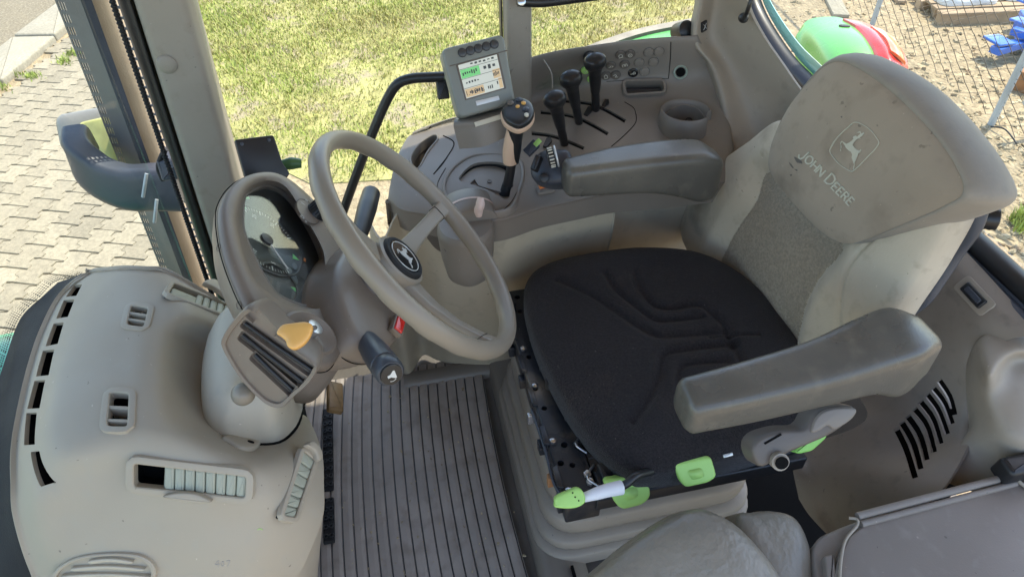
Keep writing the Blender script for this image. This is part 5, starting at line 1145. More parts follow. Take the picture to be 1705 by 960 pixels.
# column housing
HB = np.array([SF.px(*p, -.105) for p in ((566, 428), (585, 402), (612, 405), (640, 440), (662, 490), (672, 530), (668, 556), (640, 578), (606, 572), (580, 545), (562, 495), (558, 455))])
h1 = cr(HB, 80, True); hc = h1.mean(0)
v, f = rings([R3(hc+(h1-hc)*s+V(0, db), c) for s, c, db in ((.95, -.20, .03), (1.02, -.165, .012), (1.04, -.145, .004), (1.03, -.128, 0), (1.0, -.112, 0), (.96, -.104, 0), (.88, -.100, 0), (.55, -.097, 0))]); hs = sharp(link('column_housing', mesh(v, f), 'pod', st), 60)
v, f = tube_g([SF.at(*(hc+(p-hc)*1.045), -.140) for p in h1[::4]], .0008, n=5, closed=True, cnt=90); link('housing_seam', mesh(v, f, False), 'pit', hs)
lathe('collar', [(.036, -.105), (.034, -.092), (.030, -.086), (.028, -.07)], SF.off(-.008, .004), 'panel', st, n=40)
# red switch
rf_ = Fr(sp(664, 541, -.088), (-.25, -.75, .6), (1, 0, -.2)); box('hazard_switch', rf_, -.012, .012, -.0075, .0075, -.006, .004, 'redplastic', st, .0015); box('switch_bezel', rf_, -.015, .015, -.010, .010, -.008, .001, 'pod', st, .001)
# stalks
s0, s1 = sp(588, 430, -.125), sp(618, 322, -.105); ax = nz(s1-s0); L = np.linalg.norm(s1-s0)
w1 = thing  # keep names short below
tube('wiper_stalk', [s0, s0+ax*L*.35, s0+ax*L*.6, s0+ax*L*.82, s1], .012, 'black', st, n=24, rs=[.009, .012, .0155, .0175, .0165])
fr = Fr(s0+ax*L*.52, -FW, ax); 
for k in (-.006, 0, .006): box('stalk_mark', Fr((s0+ax*L*.5)-FW*.0150+ax*k, -FW, ax), -.0006, .0006, -.003, .003, -.001, .0006, 'silver', st, .0002)
b0 = sp(604, 558, -.118); t0 = sp(651, 622, -.070); ax = nz(t0-b0); L = np.linalg.norm(t0-b0)
ef = Fr(b0+ax*.004, nz(ax*.5-FW*.2+V(0, -.6, .3)), (1, 0, 0)); box('stalk_base', ef, -.022, .022, -.020, .018, -.012, .006, 'black', st, .004)
sf_ = Fr(b0, ax, (0, 0, 1)); ls = lathe('light_stalk', [(.012, 0), (.013, .012), (.0155, .022), (.0185, L*.45), (.0195, L*.62), (.0195, L*.80), (.0182, L*.81), (.0195, L*.83), (.0190, L*.97), (.0165, L), (.0005, L+.001)], sf_, 'stalkm' if 'stalkm' in M else 'navy', st, n=40)
lathe('stalk_cap', [(.0150, L-.001), (.0142, L+.003), (.0005, L+.0042)], sf_, 'black', ls, n=36)
hn = Fr(sf_.at(0, 0, L+.0042), ax, RT*.95+UP*.25); 
horn = [(-.006, -.002), (-.002, -.002), (.003, -.006), (.005, -.0055), (.005, .0055), (.003, .006), (-.002, .002), (-.006, .002)]
hv, hF = [hn.at(a*1.0, b*1.0, .0003) for a, b in horn], [tuple(range(8))]; link('horn_symbol', mesh(hv, hF), 'pale', ls, False)
v, f = rings([[hn.at(-.001+r*math.cos(a), -.0055+r*.6*math.sin(a), .0004) for a in np.linspace(-2.6, -.4, 8)] for r in (.004, .0052)], False, False, closed=False); link('horn_loop', mesh(v, f), 'pale', ls, False)
# ignition
kf2 = Fr(sp(519, 553, -.128), nz(SF.n+V(-.3, 0, .1)), (1, 0, 0)); v, f = lathe_g([(.038, -.020), (.037, -.002), (.033, .001), (.026, -.004), (.012, -.010)], kf2, 44, True, True, .8, 1.1); ip = sharp(link('ignition_surround', mesh(v, f), 'pod', st), 50)
lathe('lock_barrel', [(.011, -.008), (.011, .002), (.008, .003), (.0005, .003)], Fr(sp(524, 545, -.115), SF.n, (1, 0, 0)), 'steel', ip, n=24)
key = thing('ignition_key', tuple(sp(497, 557, -.095)), 'translucent orange plastic ignition key in the steering column', 'key')
tube('shank', [sp(524, 545, -.112), sp(516, 548, -.10), sp(508, 551, -.092)], .0035, 'steel', key, n=10)
kfr = Fr(sp(494, 555, -.088), -FW*.8+UP*.3, RT); kq = [(a*.9, b*.9) for a, b in [(.019, .011), (.010, .0155), (-.006, .014), (-.020, .011), (-.026, .001), (-.020, -.004), (-.013, -.010), (-.009, -.018), (.0, -.021), (.011, -.014), (.018, -.002)]]
v, f = pad_g(kq, kfr, .005, k=2.6, skirt=.004, na=60); link('bow', mesh(v, f), 'amber', key)
# louvred side shroud
q1, q2, q3 = sp(417, 505, -.115), sp(527, 610, -.118), PZ(435, 668, .715); ln = nz(np.cross(q2-q1, q3-q1)); ln = ln if ln@(CAM-q1) > 0 else -ln
lf = Fr((q1+q2+q3)/3, ln, q2-q1)
lo = cr([lf.px(*p) for p in ((412, 512), (389, 532), (370, 560), (369, 580), (399, 630), (435, 668), (457, 680), (472, 678), (486, 664), (511, 642), (527, 620), (526, 608), (500, 588), (456, 554), (432, 530))], 90, True)
lc = lo.mean(0)
v, f = rings([[lf.at(*(lc+(p-lc)*s), h) for p in lo] for s, h in ((.70, -.060), (.86, -.048), (.96, -.026), (1.0, -.012), (1.0, -.003), (.975, .0), (.90, -.001), (.885, -.004), (.4, -.004))]); lv = link('louvre_shroud', mesh(v, f), 'pod', st)
slq = [((395, 546), (406, 533), (524, 609), (511, 630)), ((391, 567), (402, 551), (509, 630), (496, 648)), ((411, 600), (424, 584), (492, 644), (479, 663)), ((404, 528), (420, 517), (464, 557), (447, 567))]
cs = []
for q in slq: cs.append(prism_g(poly_r([lf.px(*p) for p in q], .004, 4), lf, -.011, .02, 0))
cut(lv, cs)
v, f = rings([[lf.at(*(lc+(p-lc)*.84), h) for p in lo] for h in (-.012, -.016)]); link('louvre_backing', mesh(v, f), 'panel', lv)
for q in slq[:3]:
    a, b = lf.px(*((V(*q[0])+V(*q[1]))/2+V(2, 4))), lf.px(*((V(*q[2])+V(*q[3]))/2+V(-3, 2))); tube('louvre_blade', [lf.at(*a, -.0085), lf.at(*((V(*a)+V(*b))/2), -.0075), lf.at(*b, -.0085)], .0028, 'black', lv, n=8)
sharp(lv, 40)
bvpod = bvh_of(pod)
for p in ((398, 508), (364, 412)):
    h = hit(bvpod, *p); lathe('screw_hole', [(.0052, -.004), (.0052, .0005), (.0044, .0005), (.0040, -.002), (.0003, -.002)], Fr(h[0], h[1], (0, 0, 1)), 'panel', pod, n=20)

# ================================================================== STEERING WHEEL
wh = thing('steering_wheel', tuple(SF.O), 'taupe three spoke steering wheel with round black emblem hub', 'steering wheel')
RW = .195
Pr = []; 
rs = []
for a in np.linspace(0, 2*math.pi, 181)[:-1]:
    d = V(math.cos(a), math.sin(a)); dep = 0
    rs.append([SF.at(*(d*(RW+.0130*math.cos(t))), .0150*math.sin(t)-(.0012 if (math.sin(t) < -.3 and int(a*180/math.pi/9) % 2) else 0)) for t in np.arange(20)*2*math.pi/20])
rs.append(rs[0]); v, f = rings(rs, False, False); link('rim', mesh(v, f), 'wheelm', wh)
HC = -.052
def spoke(deg):
    a = R_(deg); d = V(math.cos(a), math.sin(a)); t = V(-d[1], d[0]); out = []
    for r, c, wd, th in ((.012, HC-.006, .020, .008), (.045, HC-.004, .018, .007), (.085, HC+.004, .0145, .0065), (.125, HC+.018, .0125, .0060), (.160, HC+.036, .012, .0065), (.180, HC+.047, .014, .0085), (.192, HC+.051, .019, .010)):
        out.append([SF.at(*(d*r+t*wd*x), c+th*y) for x, y in poly_r([(-1, -1), (1, -1), (1, 1), (-1, 1)], .5, 4)])
    v, f = rings(out); o = sharp(link('spoke', mesh(v, f), 'wheelm', wh), 60)
    r = .168; v, f = rings([[SF.at(*(d*(r+k)+t*.0137*x), HC+.0405+.0082*y) for x, y in poly_r([(-1, -1), (1, -1), (1, 1), (-1, 1)], .5, 4)] for k in (0, .0008)]); link('joint_line', mesh(v, f), 'pit', o)
for a in (-25, 101, 224): spoke(a)
HF = SF.off(.0, .0, HC)
hub = lathe('hub', [(.020, -.045), (.026, -.030), (.036, -.022), (.044, -.012), (.0465, .002), (.0445, .008), (.0395, .010), (.039, .007), (.02, .007)], HF, 'wheelm', wh, n=56)
lathe('hub_pad', [(.0388, .006), (.0388, .012), (.0368, .0155), (.0325, .0165), (.0306, .0150), (.0005, .0150)], HF, 'blackrubber', wh, n=56)
em = lathe('emblem', [(.0302, .014), (.0302, .0158), (.0005, .0158)], HF, 'darkglass', wh, n=56)
v, f = rings([[HF.at(r*math.cos(a), r*math.sin(a), h) for a in np.arange(64)*math.pi/32] for r, h in ((.0268, .0158), (.0268, .0166), (.0280, .0166), (.0280, .0158))], False, False); link('emblem_ring', mesh(v, f), 'silver', em)
def deer_on(name, fr, size, m, parent, ang, c0, c1, flip=1):
    ca, sa = math.cos(ang), math.sin(ang); out = []
    o2 = [(((x-.45)*flip*size)*ca-((y-.5)*size)*sa, ((x-.45)*flip*size)*sa+((y-.5)*size)*ca) for x, y in DEER]
    n = len(o2); return link(name, mesh([fr.at(*p, c1) for p in o2]+[fr.at(*p, c0) for p in o2], [tuple(range(n)), tuple(range(2*n-1, n-1, -1))]+[(i, (i+1) % n, n+(i+1) % n, n+i) for i in range(n)]), m, parent, False)
q1, q0 = V(*HF.px(663, 419, .016)), V(*HF.px(676, 447, .016)); dd = q1-q0; deer_on('emblem_deer', HF, .041, 'silver', em, math.atan2(dd[1], dd[0])-math.pi/2-.25, .0158, .0166)

# ================================================================== DRIVER SEAT
se = thing('driver_seat', (.81, -.43, 0), 'worn driver seat with black cushion, beige backrest and embroidered headrest', 'seat')
# bellows base: stacked rounded trays
def rrect(x0, x1, y0, y1, r, n=8):
    return poly_r([(x0, y0), (x1, y0), (x1, y1), (x0, y1)], r, n)
x0, x1, y0, y1 = .655, 1.16, -.66, -.178
prof = [(.0, .0), (.0, .028), (.003, .040), (.012, .046), (.017, .050), (.017, .062), (.012, .072), (.016, .082), (.028, .088), (.040, .094), (.046, .104), (.040, .120), (.036, .140), (.046, .155), (.060, .165), (.052, .185), (.048, .21), (.056, .24), (.070, .26), (.060, .285), (.056, .31), (.066, .335), (.07, .36)]
def base_rings(prof, ix=1.0, sub=None):
    rs = []
    for e, z in prof: rs.append([V(p[0], p[1], z) for p in rrect(x0+e*.55-.012, x1-e*.4, y0+e*.4, y1-e*.5+.006, .085)])
    return rs
bpf = [(0, .0), (0, .032), (.004, .037), (.034, .039), (.034, .044), (.020, .046), (.014, .056), (.014, .070), (.020, .078), (.052, .081), (.052, .087), (.040, .090), (.036, .105), (.036, .130), (.045, .138), (.078, .141), (.078, .147), (.064, .150), (.058, .175), (.058, .225), (.066, .238), (.092, .242), (.092, .250), (.080, .254), (.074, .30), (.086, .33), (.108, .345), (.12, .362)]
v, f = rings(base_rings(bpf)); sharp(link('bellows', mesh(v, f), 'bellowsm', se), 70)
# black pressed steel seat frame
SFm = 'blackmetal'
fb = [V(.546, -.200, .405), V(1.06, -.194, .405)]
fx = nz(fb[1]-fb[0]); ff = Fr(fb[0], (0, 0, 1), fx); LL = np.linalg.norm(fb[1]-fb[0])
fr_front = box('front_rail', ff, -.0, LL, -.045, .014, -.036, .018, SFm, se, .004)
hls = []
rr = np.random.default_rng(5)
for x in np.arange(.03, LL-.02, .042):
    for yy in (.002, -.018):
        if rr.uniform() < .7: hls.append(lathe_g([(rr.choice([.0045, .006, .008]), -.06), (.0055, .04)], ff.off(x+rr.normal()*.004, yy+rr.normal()*.003, 0), 12))
for x in (.07, .17, .30, .40): hls.append(lathe_g([(.006, -.05), (.006, .05)], Fr(ff.at(x, .014, -.01), (0, 1, 0), (1, 0, 0)), 12))
cut(fr_front, hls)
for x in np.arange(.05, LL, .085): prism('flange', poly_r([(x-.022, .010), (x+.022, .010), (x+.018, .020), (x-.018, .020)], .003), ff, .018, .024, SFm, se, .001)
for x in (.012, .11, .235, .33): lathe('bolt', [(.006, .018), (.006, .024), (.0035, .0255), (.0003, .0255)], ff.off(x+.01, .004), 'steel', se, n=6)
for x, y_, w_2, h_2, m_ in ((.015, .022, .018, .010, SFm), (.065, .026, .012, .014, 'rust'), (.13, .024, .022, .008, SFm), (.20, .028, .010, .012, 'steel'), (.285, .024, .018, .010, SFm), (.37, .026, .014, .012, SFm)):
    box('bracket', ff, x, x+w_2, y_-.012, y_, -.030, -.030+h_2+.012, m_, se, .002)
for x in (.03, .045, .105, .16): lathe('nut', [(.0065, .018), (.0065, .023), (.004, .0235), (.004, .028), (.0003, .0285)], ff.off(x, -.034), 'steel' if x < .1 else SFm, se, n=6)
for x in (.02, .085, .15): tube('spring_clip', [ff.at(x, -.045, .020), ff.at(x+.012, -.030, .030), ff.at(x+.03, -.040, .022), ff.at(x+.04, -.050, .019)], .0022, 'steel', se, n=8)
box('cross_tab', ff, .0, .05, -.075, -.045, .005, .020, SFm, se, .002); box('cross_tab', ff, .075, .12, -.075, -.045, .005, .017, SFm, se, .002)
tube('frame_cable', [ff.at(.02, .018, .018), ff.at(.05, .022, .012), ff.at(.12, .02, .015), ff.at(.2, .022, .012)], .0028, 'navy', se, n=8)
ns = Fr((.548, -.24, .408), (0, 0, 1), (0, -1, 0)); box('side_rail', ns, -.005, .36, -.006, .025, -.012, .016, 'black', se, .004)
box('frame_pan', W, .58, 1.04, -.60, -.22, .395, .42, SFm, se, .006)
for y in (-.26, -.285): box('corner_tab', W, .552, .60, y-.01, y+.008, .425, .438, SFm, se, .002)
# cushion
def gz_(px, py): q = PZ(px, py, .497); return (q[0], q[1])
def Z2(off, pts): return [gz_(840+a/2, 380+b/2) for a, b in pts]
GRV = [(Z2(0, [(180, 168), (280, 215), (380, 280), (450, 325), (510, 352), (620, 345), (730, 335)]), .0098, .0075), (Z2(0, [(335, 150), (370, 200), (430, 250), (500, 297), (560, 298), (660, 285)]), .0085, .0075),
       (Z2(0, [(435, 150), (460, 205), (500, 250), (560, 258), (650, 245), (700, 280), (745, 330), (795, 440)]), .0092, .0085), (Z2(0, [(430, 640), (480, 570), (515, 500), (530, 420), (580, 400), (680, 385), (770, 375)]), .0100, .0085), (Z2(0, [(585, 520), (590, 460), (640, 442), (745, 435)]), .0085, .0070),
       (Z2(0, [(690, 355), (740, 348), (850, 345)]), .004, .004)]
def cush_h(p):
    h = np.zeros(len(p))
    for poly, w_2, d in GRV: h -= d*bump1(dist_poly(p, cr(poly, 30)), w_2)
    # raised thigh bolsters, dip towards the middle rear
    h += .006*np.exp(-((p[:, 0]-1.03)/.05)**2)+.006*np.exp(-((p[:, 0]-.60)/.05)**2)-.010*np.exp(-(((p[:, 0]-.81)/.16)**2+((p[:, 1]+.5)/.14)**2)); return h
co = [(.562, -.282), (.66, -.236), (.80, -.212), (.92, -.209), (1.01, -.222), (1.063, -.268), (1.082, -.36), (1.075, -.50), (1.02, -.62), (.90, -.68), (.70, -.68), (.58, -.64), (.548, -.53), (.540, -.40), (.543, -.32)]
v, f = pad_g(co, W.off(0, 0, .452), .040, bulge=.012, k=5, na=420, nr=170, skirt=.022, hf=cush_h); cu_ = link('cushion', mesh(v, f, False), 'seatblack', se)
# backrest
BN = nz(V(0, .98, .204)); BF = Fr((.81, -.715, .66), BN, (1, 0, 0)); 
if BF.b[2] < 0: BF.b = -BF.b
bo = [BF.px(*p) for p in ((1340, 230), (1300, 200), (1250, 234), (1184, 284), (1144, 336), (1136, 385), (1154, 430), (1186, 458), (1230, 508), (1310, 596), (1330, 606), (1400, 585), (1462, 556), (1508, 494), (1552, 425), (1592, 342), (1560, 318), (1500, 330), (1400, 320))]
pan = cr([BF.px(*p) for p in ((1284, 285), (1262, 335), (1238, 372), (1215, 410), (1196, 452), (1238, 505), (1310, 592), (1328, 560), (1345, 510), (1372, 460), (1410, 404), (1360, 350))], 90, True)
def sd_in(p, poly):
    ins = inpoly(p, poly); d = dist_poly(p, np.vstack([poly, poly[:1]])); return np.where(ins, d, -d)
seams = [[BF.px(*p) for p in ((1530, 352), (1492, 385), (1448, 430), (1424, 480), (1414, 560))]]
def back_h(p):
    s = sd_in(p, pan); h = .030*(1-np.clip((s+.045)/.06, 0, 1)**2*(3-2*np.clip((s+.045)/.06, 0, 1))); h = h-.004*bump1(s, .004)
    for q in seams: h -= .0045*bump1(dist_poly(p, cr(q, 30)), .0028)
    h += .0012*np.sin(p[:, 0]*60+p[:, 1]*30); return h-.030
v, f = pad_g(bo, BF.off(0, 0, -.010), .040, bulge=.006, k=3.4, na=260, nr=90, skirt=.03, hf=back_h)
# split the cloth panel from the suede body
Va = np.array(v); loc = Va-BF.O; p2 = np.stack([loc@BF.a, loc@BF.b], 1); front = (loc@BF.n) > -.035; ins = inpoly(p2, pan) & front
fa = [q for q in f if not all(ins[i] for i in q)]; fb_ = [q for q in f if all(ins[i] for i in q)]
def sub(vv, ff_): ids = sorted({i for q in ff_ for i in q}); mp = {i: k for k, i in enumerate(ids)}; return [vv[i] for i in ids], [tuple(mp[i] for i in q) for q in ff_]
backo = link('backrest', mesh(*sub(v, fa), False), 'suede', se); link('backrest_panel', mesh(*sub(v, fb_), False), 'seatcloth', se)
# hard black shell behind the backrest
bo2 = cr(bo, 80, True); bc = bo2.mean(0)
v, f = rings([[BF.at(*(bc+(p-bc)*s), h) for p in bo2] for s, h in ((.93, -.03), (.955, -.045), (.93, -.060), (.8, -.068), (.5, -.07))]); link('back_shell', mesh(v, f), 'navy', se)
v, f = tube_g([PY(1630, 325, -.80), PY(1618, 370, -.80), PY(1590, 410, -.80), PY(1560, 455, -.79), PY(1535, 490, -.78), PY(1505, 512, -.775)], .012, n=14, flat=1.6); link('side_tube', mesh(v, f), 'navy', se)
kb = Fr(PY(1637, 362, -.84), (-.55, -.8, .1), (0, 0, 1)); lathe('lumbar_knob', [(.006, -.03), (.006, 0), (.016, .001), (.0175, .006), (.0165, .010), (.0175, .014), (.016, .022), (.011, .024), (.0003, .024)], kb.off(0, 0, -.004), 'black', se, n=32)
# headrest
HN = nz(V(-.03, .965, .26)); HR = Fr(PX(1430, 250, .80), HN, (1, 0, 0))
if HR.b[2] < 0: HR.b = -HR.b
seam_px = [(1402, 104), (1440, 122), (1490, 160), (1545, 215), (1586, 270), (1602, 318), (1570, 343), (1500, 374), (1432, 402), (1400, 404), (1365, 384), (1318, 335), (1284, 290), (1280, 262), (1290, 225), (1312, 180), (1345, 138), (1375, 110)]
so2 = cr([HR.px(*p) for p in seam_px], 160, True); hc_ = so2.mean(0)
def hr_h(p): return .0015*np.sin(p[:, 0]*34+1)*np.sin(p[:, 1]*40)
rr_ = list(np.linspace(.03, .94, 40))+[.96, .975, .985, .993, .998]
rs = []
for r in rr_:
    p = hc_+(so2-hc_)*r; h = .012*(1-r**2)+.007*(1-r**10)+hr_h(p)*(1-r); rs.append([HR.at(a, b, c) for (a, b), c in zip(p, h)])
# after the seam the pad swells and runs back
D = so2-hc_; up_w = np.clip((D[:, 1]/.12), -1, 1)          # 1 at the top
nearw = np.clip(-D[:, 0]/.16, -1, 1)
sw_ = np.clip(.22+.85*np.clip(up_w, 0, 1)+.30*np.clip(nearw, 0, 1)-.45*np.clip(-up_w*1.6, 0, 1), -.05, 1)[:, None]
for e, c in ((.0008, -.0008), (.004, .0005), (.010, -.004), (.017, -.016), (.022, -.034), (.023, -.055), (.018, -.078), (.006, -.096), (-.015, -.106), (-.06, -.11)):
    un = D/np.linalg.norm(D, axis=1)[:, None]; p = so2+un*(e*sw_ if e > 0 else e); rs.append([HR.at(a, b, c*(.55+.45*s_[0])) for (a, b), s_ in zip(p, sw_)])
v, f = rings(rs); k_ = len(rr_); n_ = 160
Fa = [q for q in f if min(q) < (k_)*n_ and max(q) < (k_+1)*n_]; Fb = [q for q in f if q not in set(Fa)]
hro = link('headrest', mesh(*sub(v, Fa), False), 'headcloth', se); hrs = link('headrest_side', mesh(*sub(v, Fb), False), 'headside' if 'headside' in M else 'headcloth', se)
# embroidery
bvh_ = bvh_of(hro); Z3 = lambda pts: [(1310+a/5.335, 180+b/5.335) for a, b in pts]
fr_px = Z3([(610, 128), (690, 155), (750, 200), (795, 255), (822, 308), (780, 375), (725, 430), (660, 500), (598, 555), (575, 562), (500, 520), (450, 475), (410, 425), (388, 375), (425, 300), (480, 235), (540, 180)])
decal('embroidered_frame', line_poly(list(cr(fr_px, 90, True)), 1.15, True), bvh_, 'thread', hro, .0016, .0016)
A_ = V(*Z3([(598, 550)])[0]); 
ddr = Z3([(598, 552), (592, 540), (603, 500), (590, 470), (580, 440), (585, 410), (572, 388), (545, 370), (528, 350), (518, 330), (497, 302), (488, 310), (490, 345), (487, 385), (480, 383), (484, 345), (480, 305), (492, 290), (515, 305), (532, 318), (550, 312), (575, 295), (597, 275), (592, 262), (597, 252), (620, 246), (630, 254), (645, 240), (655, 232), (652, 215), (640, 222), (620, 216), (640, 214), (655, 205), (668, 228), (685, 215), (692, 225), (672, 250), (650, 262), (662, 275), (640, 270), (622, 280), (602, 305), (590, 330), (605, 350), (625, 368), (648, 380), (660, 366), (668, 372), (655, 398), (640, 402), (632, 430), (618, 465), (605, 485), (610, 505), (603, 530)])
def tri_decal(name, poly, bv, m, parent, lift=.0015):
    b = bmesh.new(); vs_ = [b.verts.new((p[0], p[1], 0)) for p in poly]; b.faces.new(vs_); bmesh.ops.triangulate(b, faces=b.faces[:]); me0 = bpy.data.meshes.new('t'); b.to_mesh(me0); b.free()
    pts = [tuple(q.co)[:2] for q in me0.vertices]; F = [tuple(q.vertices) for q in me0.polygons]; P = []
    for q in pts: h = hit(bv, *q); P.append(h[0]+h[1]*lift if h else V(0, 0, -9))
    return link(name, mesh(P, F), m, parent, False)
grid_decal('embroidered_deer', ddr, bvh_, 'thread', hro, .0010)
def word(s, A, B_, hgt, big=1.0, first=1.3):
    """letters drawn as strokes between pixel A and B along the baseline"""
    L = {'J': [[(.55, 1), (.55, .25), (.40, 0), (.15, 0), (0, .2)]], 'O': [[(.5+.5*math.cos(a), .5+.5*math.sin(a)) for a in np.linspace(0, 6.2832, 17)]], 'H': [[(0, 0), (0, 1)], [(.85, 0), (.85, 1)], [(0, .5), (.85, .5)]], 'N': [[(0, 0), (0, 1), (.85, 0), (.85, 1)]],
         'D': [[(0, 0), (0, 1), (.4, 1), (.75, .8), (.85, .5), (.75, .2), (.4, 0), (0, 0)]], 'E': [[(.65, 0), (0, 0), (0, 1), (.65, 1)], [(0, .5), (.55, .5)]], 'R': [[(0, 0), (0, 1), (.5, 1), (.7, .78), (.5, .5), (0, .5)], [(.35, .5), (.75, 0)]]}
    wds = {'J': .62, 'O': 1.05, 'H': .9, 'N': .92, 'D': .9, 'E': .72, 'R': .8, ' ': .35}; A, B_ = V(*A), V(*B_); d = B_-A; gap = .24
    tot = sum(wds[c]*(first if i in (0, 5) else 1)+gap for i, c in enumerate(s))-gap; u = d/tot; sx = np.linalg.norm(u); un = u/sx; upv = V(un[1], -un[0])*hgt; pos = 0; out = []
    for i, c in enumerate(s):
        k = first if i in (0, 5) else 1
        for stq in L.get(c, []): out += line_poly([A+u*(pos+x*k)+upv*(y*k-(k-1)*.55*(i == 0)) for x, y in stq], 2.5)
        pos += wds[c]*k+gap
    return out
decal('embroidered_lettering', word('JOHN DEERE', Z3([(112, 420)])[0], Z3([(560, 868)])[0], 13.5), bvh_, 'thread', hro, .0016, .0016)
stain = [Z3([(65, 430), (90, 440), (112, 455), (135, 470), (142, 495), (120, 490), (95, 485), (80, 465)]), Z3([(20, 478), (35, 490), (60, 520), (66, 540), (45, 525), (28, 500)]), Z3([(70, 540), (95, 545), (100, 560), (82, 556)]), Z3([(30, 590), (45, 585), (50, 600), (35, 604)]), Z3([(480, 75), (495, 72), (497, 88), (484, 88)])]
for s_ in stain: grid_decal('stain', s_, bvh_, 'stainm', hro, .0006)
# armrests ---------------------------------------------------------------------
def armrest(name, secs, label_m='armrest', n=6):
    """secs: y, x0, x1, ztop, zbot, slope of top (near edge lower)"""
    rs = []; S_ = cr([list(s) for s in secs], 46)
    L = len(S_)
    for i, (y, xa, xb, zt, zb, sl) in enumerate(S_):
        o2 = poly_r([(xa, zb), (xb, zb), (xb, zt+sl), (xa, zt)], .019, 6); rs.append([V(p[0], y, p[1]) for p in o2])
    def shrink(r, k, dy): c = np.mean(r, 0); return [c+(p-c)*k+V(0, dy, 0) for p in r]
    front = [shrink(rs[0], k, dy) for k, dy in ((.55, .011), (.80, .009), (.93, .0045))]; rear = [shrink(rs[-1], k, dy) for k, dy in ((.93, -.006), (.80, -.012), (.55, -.016))]
    v, f = rings(front+rs+rear); return sharp(link(name, mesh(v, f), label_m, se), 75)
armN = armrest('armrest', [(-.330, .475, .535, .712, .652, .004), (-.42, .476, .543, .714, .650, .004), (-.52, .480, .556, .716, .650, .004), (-.600, .486, .575, .722, .645, .004), (-.655, .492, .585, .724, .620, .003), (-.690, .505, .575, .716, .635, .0)])
armF = armrest('armrest', [(-.322, 1.035, 1.090, .716, .652, .003), (-.40, 1.035, 1.105, .716, .645, .003), (-.48, 1.035, 1.112, .715, .636, .003), (-.54, 1.033, 1.112, .714, .62, .003), (-.59, 1.032, 1.105, .711, .60, .003), (-.615, 1.035, 1.095, .70, .60, 0)])
# near armrest bracket, hinge tube and green latch
hb = Fr(PX(1290, 735, .50), (-.75, 0, .65), (0, -1, 0)); o2 = [hb.px(*p) for p in ((1250, 748), (1262, 727), (1300, 715), (1335, 712), (1352, 688), (1372, 678), (1400, 674), (1421, 678), (1410, 700), (1380, 722), (1345, 738), (1312, 752), (1285, 768), (1262, 775))]
br_ = prism('armrest_bracket', cr(o2, 60, True), hb, -.030, .006, 'panel', se, .006)
tube('hinge_tube', [PX(1285, 752, .500), PX(1292, 762, .485), PX(1300, 769, .472)], .013, 'trim', se, n=24, cnt=12); lathe('tube_bore', [(.0095, 0), (.0095, .0015)], Fr(PX(1301.5, 770, .470), PX(1300, 769, .472)-PX(1285, 752, .500), (0, 0, 1)), 'pit', br_, n=24)
prism('bracket_slot', poly_r([hb.px(*p) for p in ((1268, 735), (1296, 719), (1298, 722), (1270, 738))], .0005), hb, .005, .0068, 'pit', br_, 0)
gfq = Fr(PX(1348, 733, .53), (-.7, -.1, .7), (0, -1, 0)); prism('release_tab', poly_r([gfq.px(*p) for p in ((1322, 752), (1350, 722), (1378, 706), (1376, 728), (1352, 750), (1330, 755))], .006, 4), gfq, -.012, .002, 'green', se, .003)
prism('bracket_arm', cr([hb.px(*p) for p in ((1345, 716), (1356, 690), (1380, 678), (1418, 678), (1412, 695), (1385, 712), (1372, 706), (1358, 715))], 50, True), hb.off(0, 0, .004), -.01, .006, 'console', br_, .003)
# green adjusting handles, lever
def handle(q, cpt, xx, tilt, m='palegreen'):
    fr = Fr(PX(*cpt, xx), nz(V(-.72, .08, .62)), (0, -1, 0)); o2 = poly_r([fr.px(*p) for p in q], .010, 5); c = np.mean(o2, 0)
    h_ = prism('green_handle', o2, fr, -.014, .004, m, se, .005); r2 = poly_r([tuple(c+(V(*fr.px(*p))-c)*.38) for p in q], .006, 4); v, f = rings([[fr.at(*p, z) for p in r2] for z in (.0035, .0052)]); link('handle_emboss', mesh(v, f), m, h_)
    c2 = np.array(fr.px(*cpt)); tube('handle_stem', [fr.at(c2[0], c2[1], -.01), fr.at(c2[0], c2[1]+.02, -.022), fr.at(c2[0], c2[1]+.045, -.04)], .007, 'black', se, n=10)
handle(((1119, 771), (1183, 757), (1193, 792), (1180, 802), (1140, 811), (1130, 796)), (1156, 785), .535, 0)
handle(((1002, 797), (1079, 788), (1083, 826), (1070, 839), (1034, 848), (1018, 828)), (1043, 820), .545, 0)
tube('lever_rod', [PX(1106, 778, .56), PX(1078, 786, .545), (PX(1058, 792, .535)), PX(1046, 803, .53), PX(1030, 812, .53)], .0065, 'black', se, n=14)
tube('white_grip', [PX(1034, 811, .528), PX(1010, 816, .525), PX(990, 822, .523), PX(972, 828, .522)], .0098, 'white', se, n=18, rs=[.0112, .0105, .0095, .007])
gf3 = Fr(PX(948, 829, .522), (-.6, .1, .75), PX(965, 826, .522)-PX(925, 834, .522)); prism('green_tip', cr([gf3.px(*p) for p in ((923, 836), (925, 826), (948, 815), (962, 811), (972, 820), (973, 836), (955, 845), (925, 844))], 50, True), gf3, -.010, .005, 'palegreen', se, .004)
for p in ((953, 819), (957, 826), (963, 832)): lathe('pin_hole', [(.0012, .004), (.0012, .0056)], gf3.off(*gf3.px(*p)), 'pit', se, n=10)
box('belt_clasp', Fr(PX(1212, 757, .545), (-.7, 0, .7), (0, -1, .1)), -.008, .008, -.0025, .0025, -.004, .002, 'silver', se, .001)
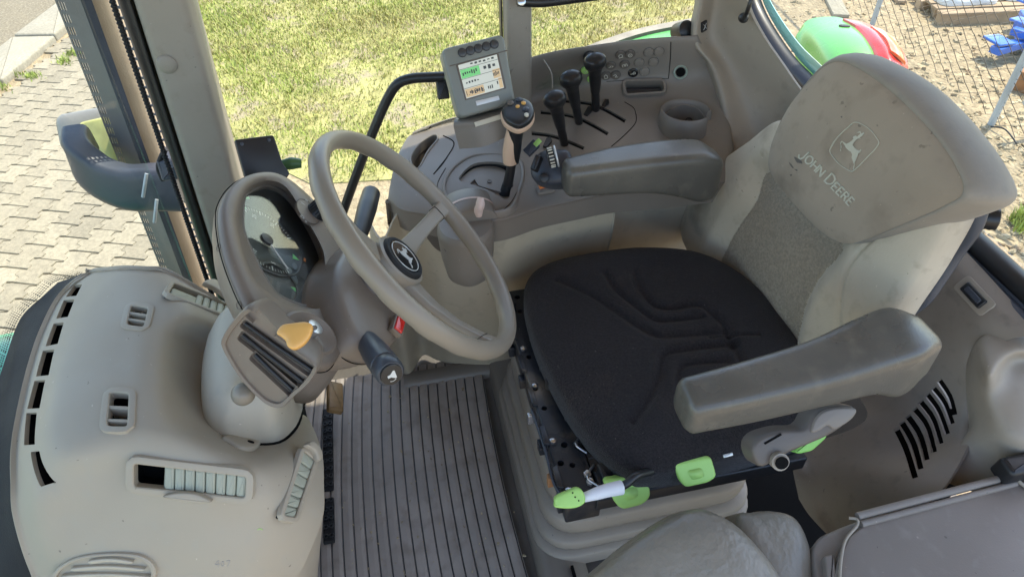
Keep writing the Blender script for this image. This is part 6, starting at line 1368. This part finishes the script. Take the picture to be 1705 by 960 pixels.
# near side dust skirt
# ================================================================== PASSENGER (instructor) seat pads and lid, bottom right
ps = thing('folding_seat', (.43, -.40, .2), 'worn grey beige folding passenger seat with two bulging leather pads', 'seat')
pf = Fr(PZ(1150, 930, .44), nz(V(-.45, .1, .88)), (0, -1, 0)); bo_ = [pf.px(*p) for p in ((960, 990), (1010, 935), (1065, 892), (1120, 858), (1165, 847), (1215, 868), (1255, 905), (1290, 950), (1320, 1010), (1320, 1100), (1130, 1120), (960, 1080))]
pad('backrest_pad', bo_, pf, .045, 'leather', ps, k=2.6, na=160, nr=40, skirt=.05, hf=lambda p: .0022*np.sin(p[:, 0]*38)*np.sin(p[:, 1]*30+2))
pf2 = Fr(PZ(1300, 940, .40), nz(V(-.40, -.1, .88)), (0, -1, 0)); bo_ = [pf2.px(*p) for p in ((1222, 868), (1250, 853), (1285, 851), (1318, 862), (1338, 900), (1352, 960), (1365, 1060), (1290, 1080), (1240, 1000))]
pad('seat_pad', bo_, pf2, .035, 'leather', ps, k=2.4, na=140, nr=40, skirt=.04, hf=lambda p: .0016*np.sin(p[:, 0]*60)*np.sin(p[:, 1]*45))
lb_ = thing('storage_box', (.36, -.75, .1), 'grey brown storage box with flat lid and wire loops, bottom right corner', 'storage box')
lfq = Fr(PZ(1550, 890, .44), nz(V(-.06, .0, 1)), (0, -1, 0)); o2 = poly_r([lfq.px(*p) for p in ((1352, 890), (1430, 857), (1560, 826), (1690, 792), (1790, 765), (1830, 1100), (1420, 1120), (1360, 960))], .03, 6)
prism('body', [tuple(np.mean(o2, 0)+(p-np.mean(o2, 0))*.985) for p in o2], lfq, -.20, -.014, 'lidm', lb_, .006)
lid = prism('lid', [lfq.px(*p) for p in ((1388, 960), (1396, 925), (1412, 892), (1436, 876), (1560, 842), (1684, 806), (1800, 775), (1850, 1100), (1440, 1120))], lfq, -.012, .004, 'lidm', lb_, .004)
a, b = lfq.px(1425, 862), lfq.px(1680, 795); 
for k, (dz, r) in enumerate(((.006, .006), (.004, .005))):
    tube('hinge_strip', [lfq.at(a[0], a[1]-.012*k, dz), lfq.at((a[0]+b[0])/2, (a[1]+b[1])/2-.012*k, dz), lfq.at(b[0], b[1]-.012*k, dz)], r, 'lidm', lb_, n=10)
tube('wire_loop', [lfq.at(*lfq.px(1412, 864), .004), lfq.at(*lfq.px(1424, 868), .008), lfq.at(*lfq.px(1424, 878), .006), lfq.at(*lfq.px(1404, 905), .006), lfq.at(*lfq.px(1396, 960), .006), lfq.at(*lfq.px(1400, 1020), .006)], .0022, 'trim', lb_, n=8)
tube('wire_loop', [lfq.at(*lfq.px(1664, 775), .01), lfq.at(*lfq.px(1680, 790), .012), lfq.at(*lfq.px(1695, 808), .008), lfq.at(*lfq.px(1720, 820), .006)], .003, 'trim', lb_, n=8)
box('rubber_catch', Fr(PZ(1690, 782, .47), (-.1, 0, 1), (0, -1, .0)), -.02, .05, -.012, .02, -.02, .014, 'black', lb_, .008)
prism('side_rib', poly_r([lfq.px(*p) for p in ((1372, 925), (1388, 922), (1396, 985), (1380, 990))], .003), lfq, -.06, .002, 'lidm', lb_, .003)
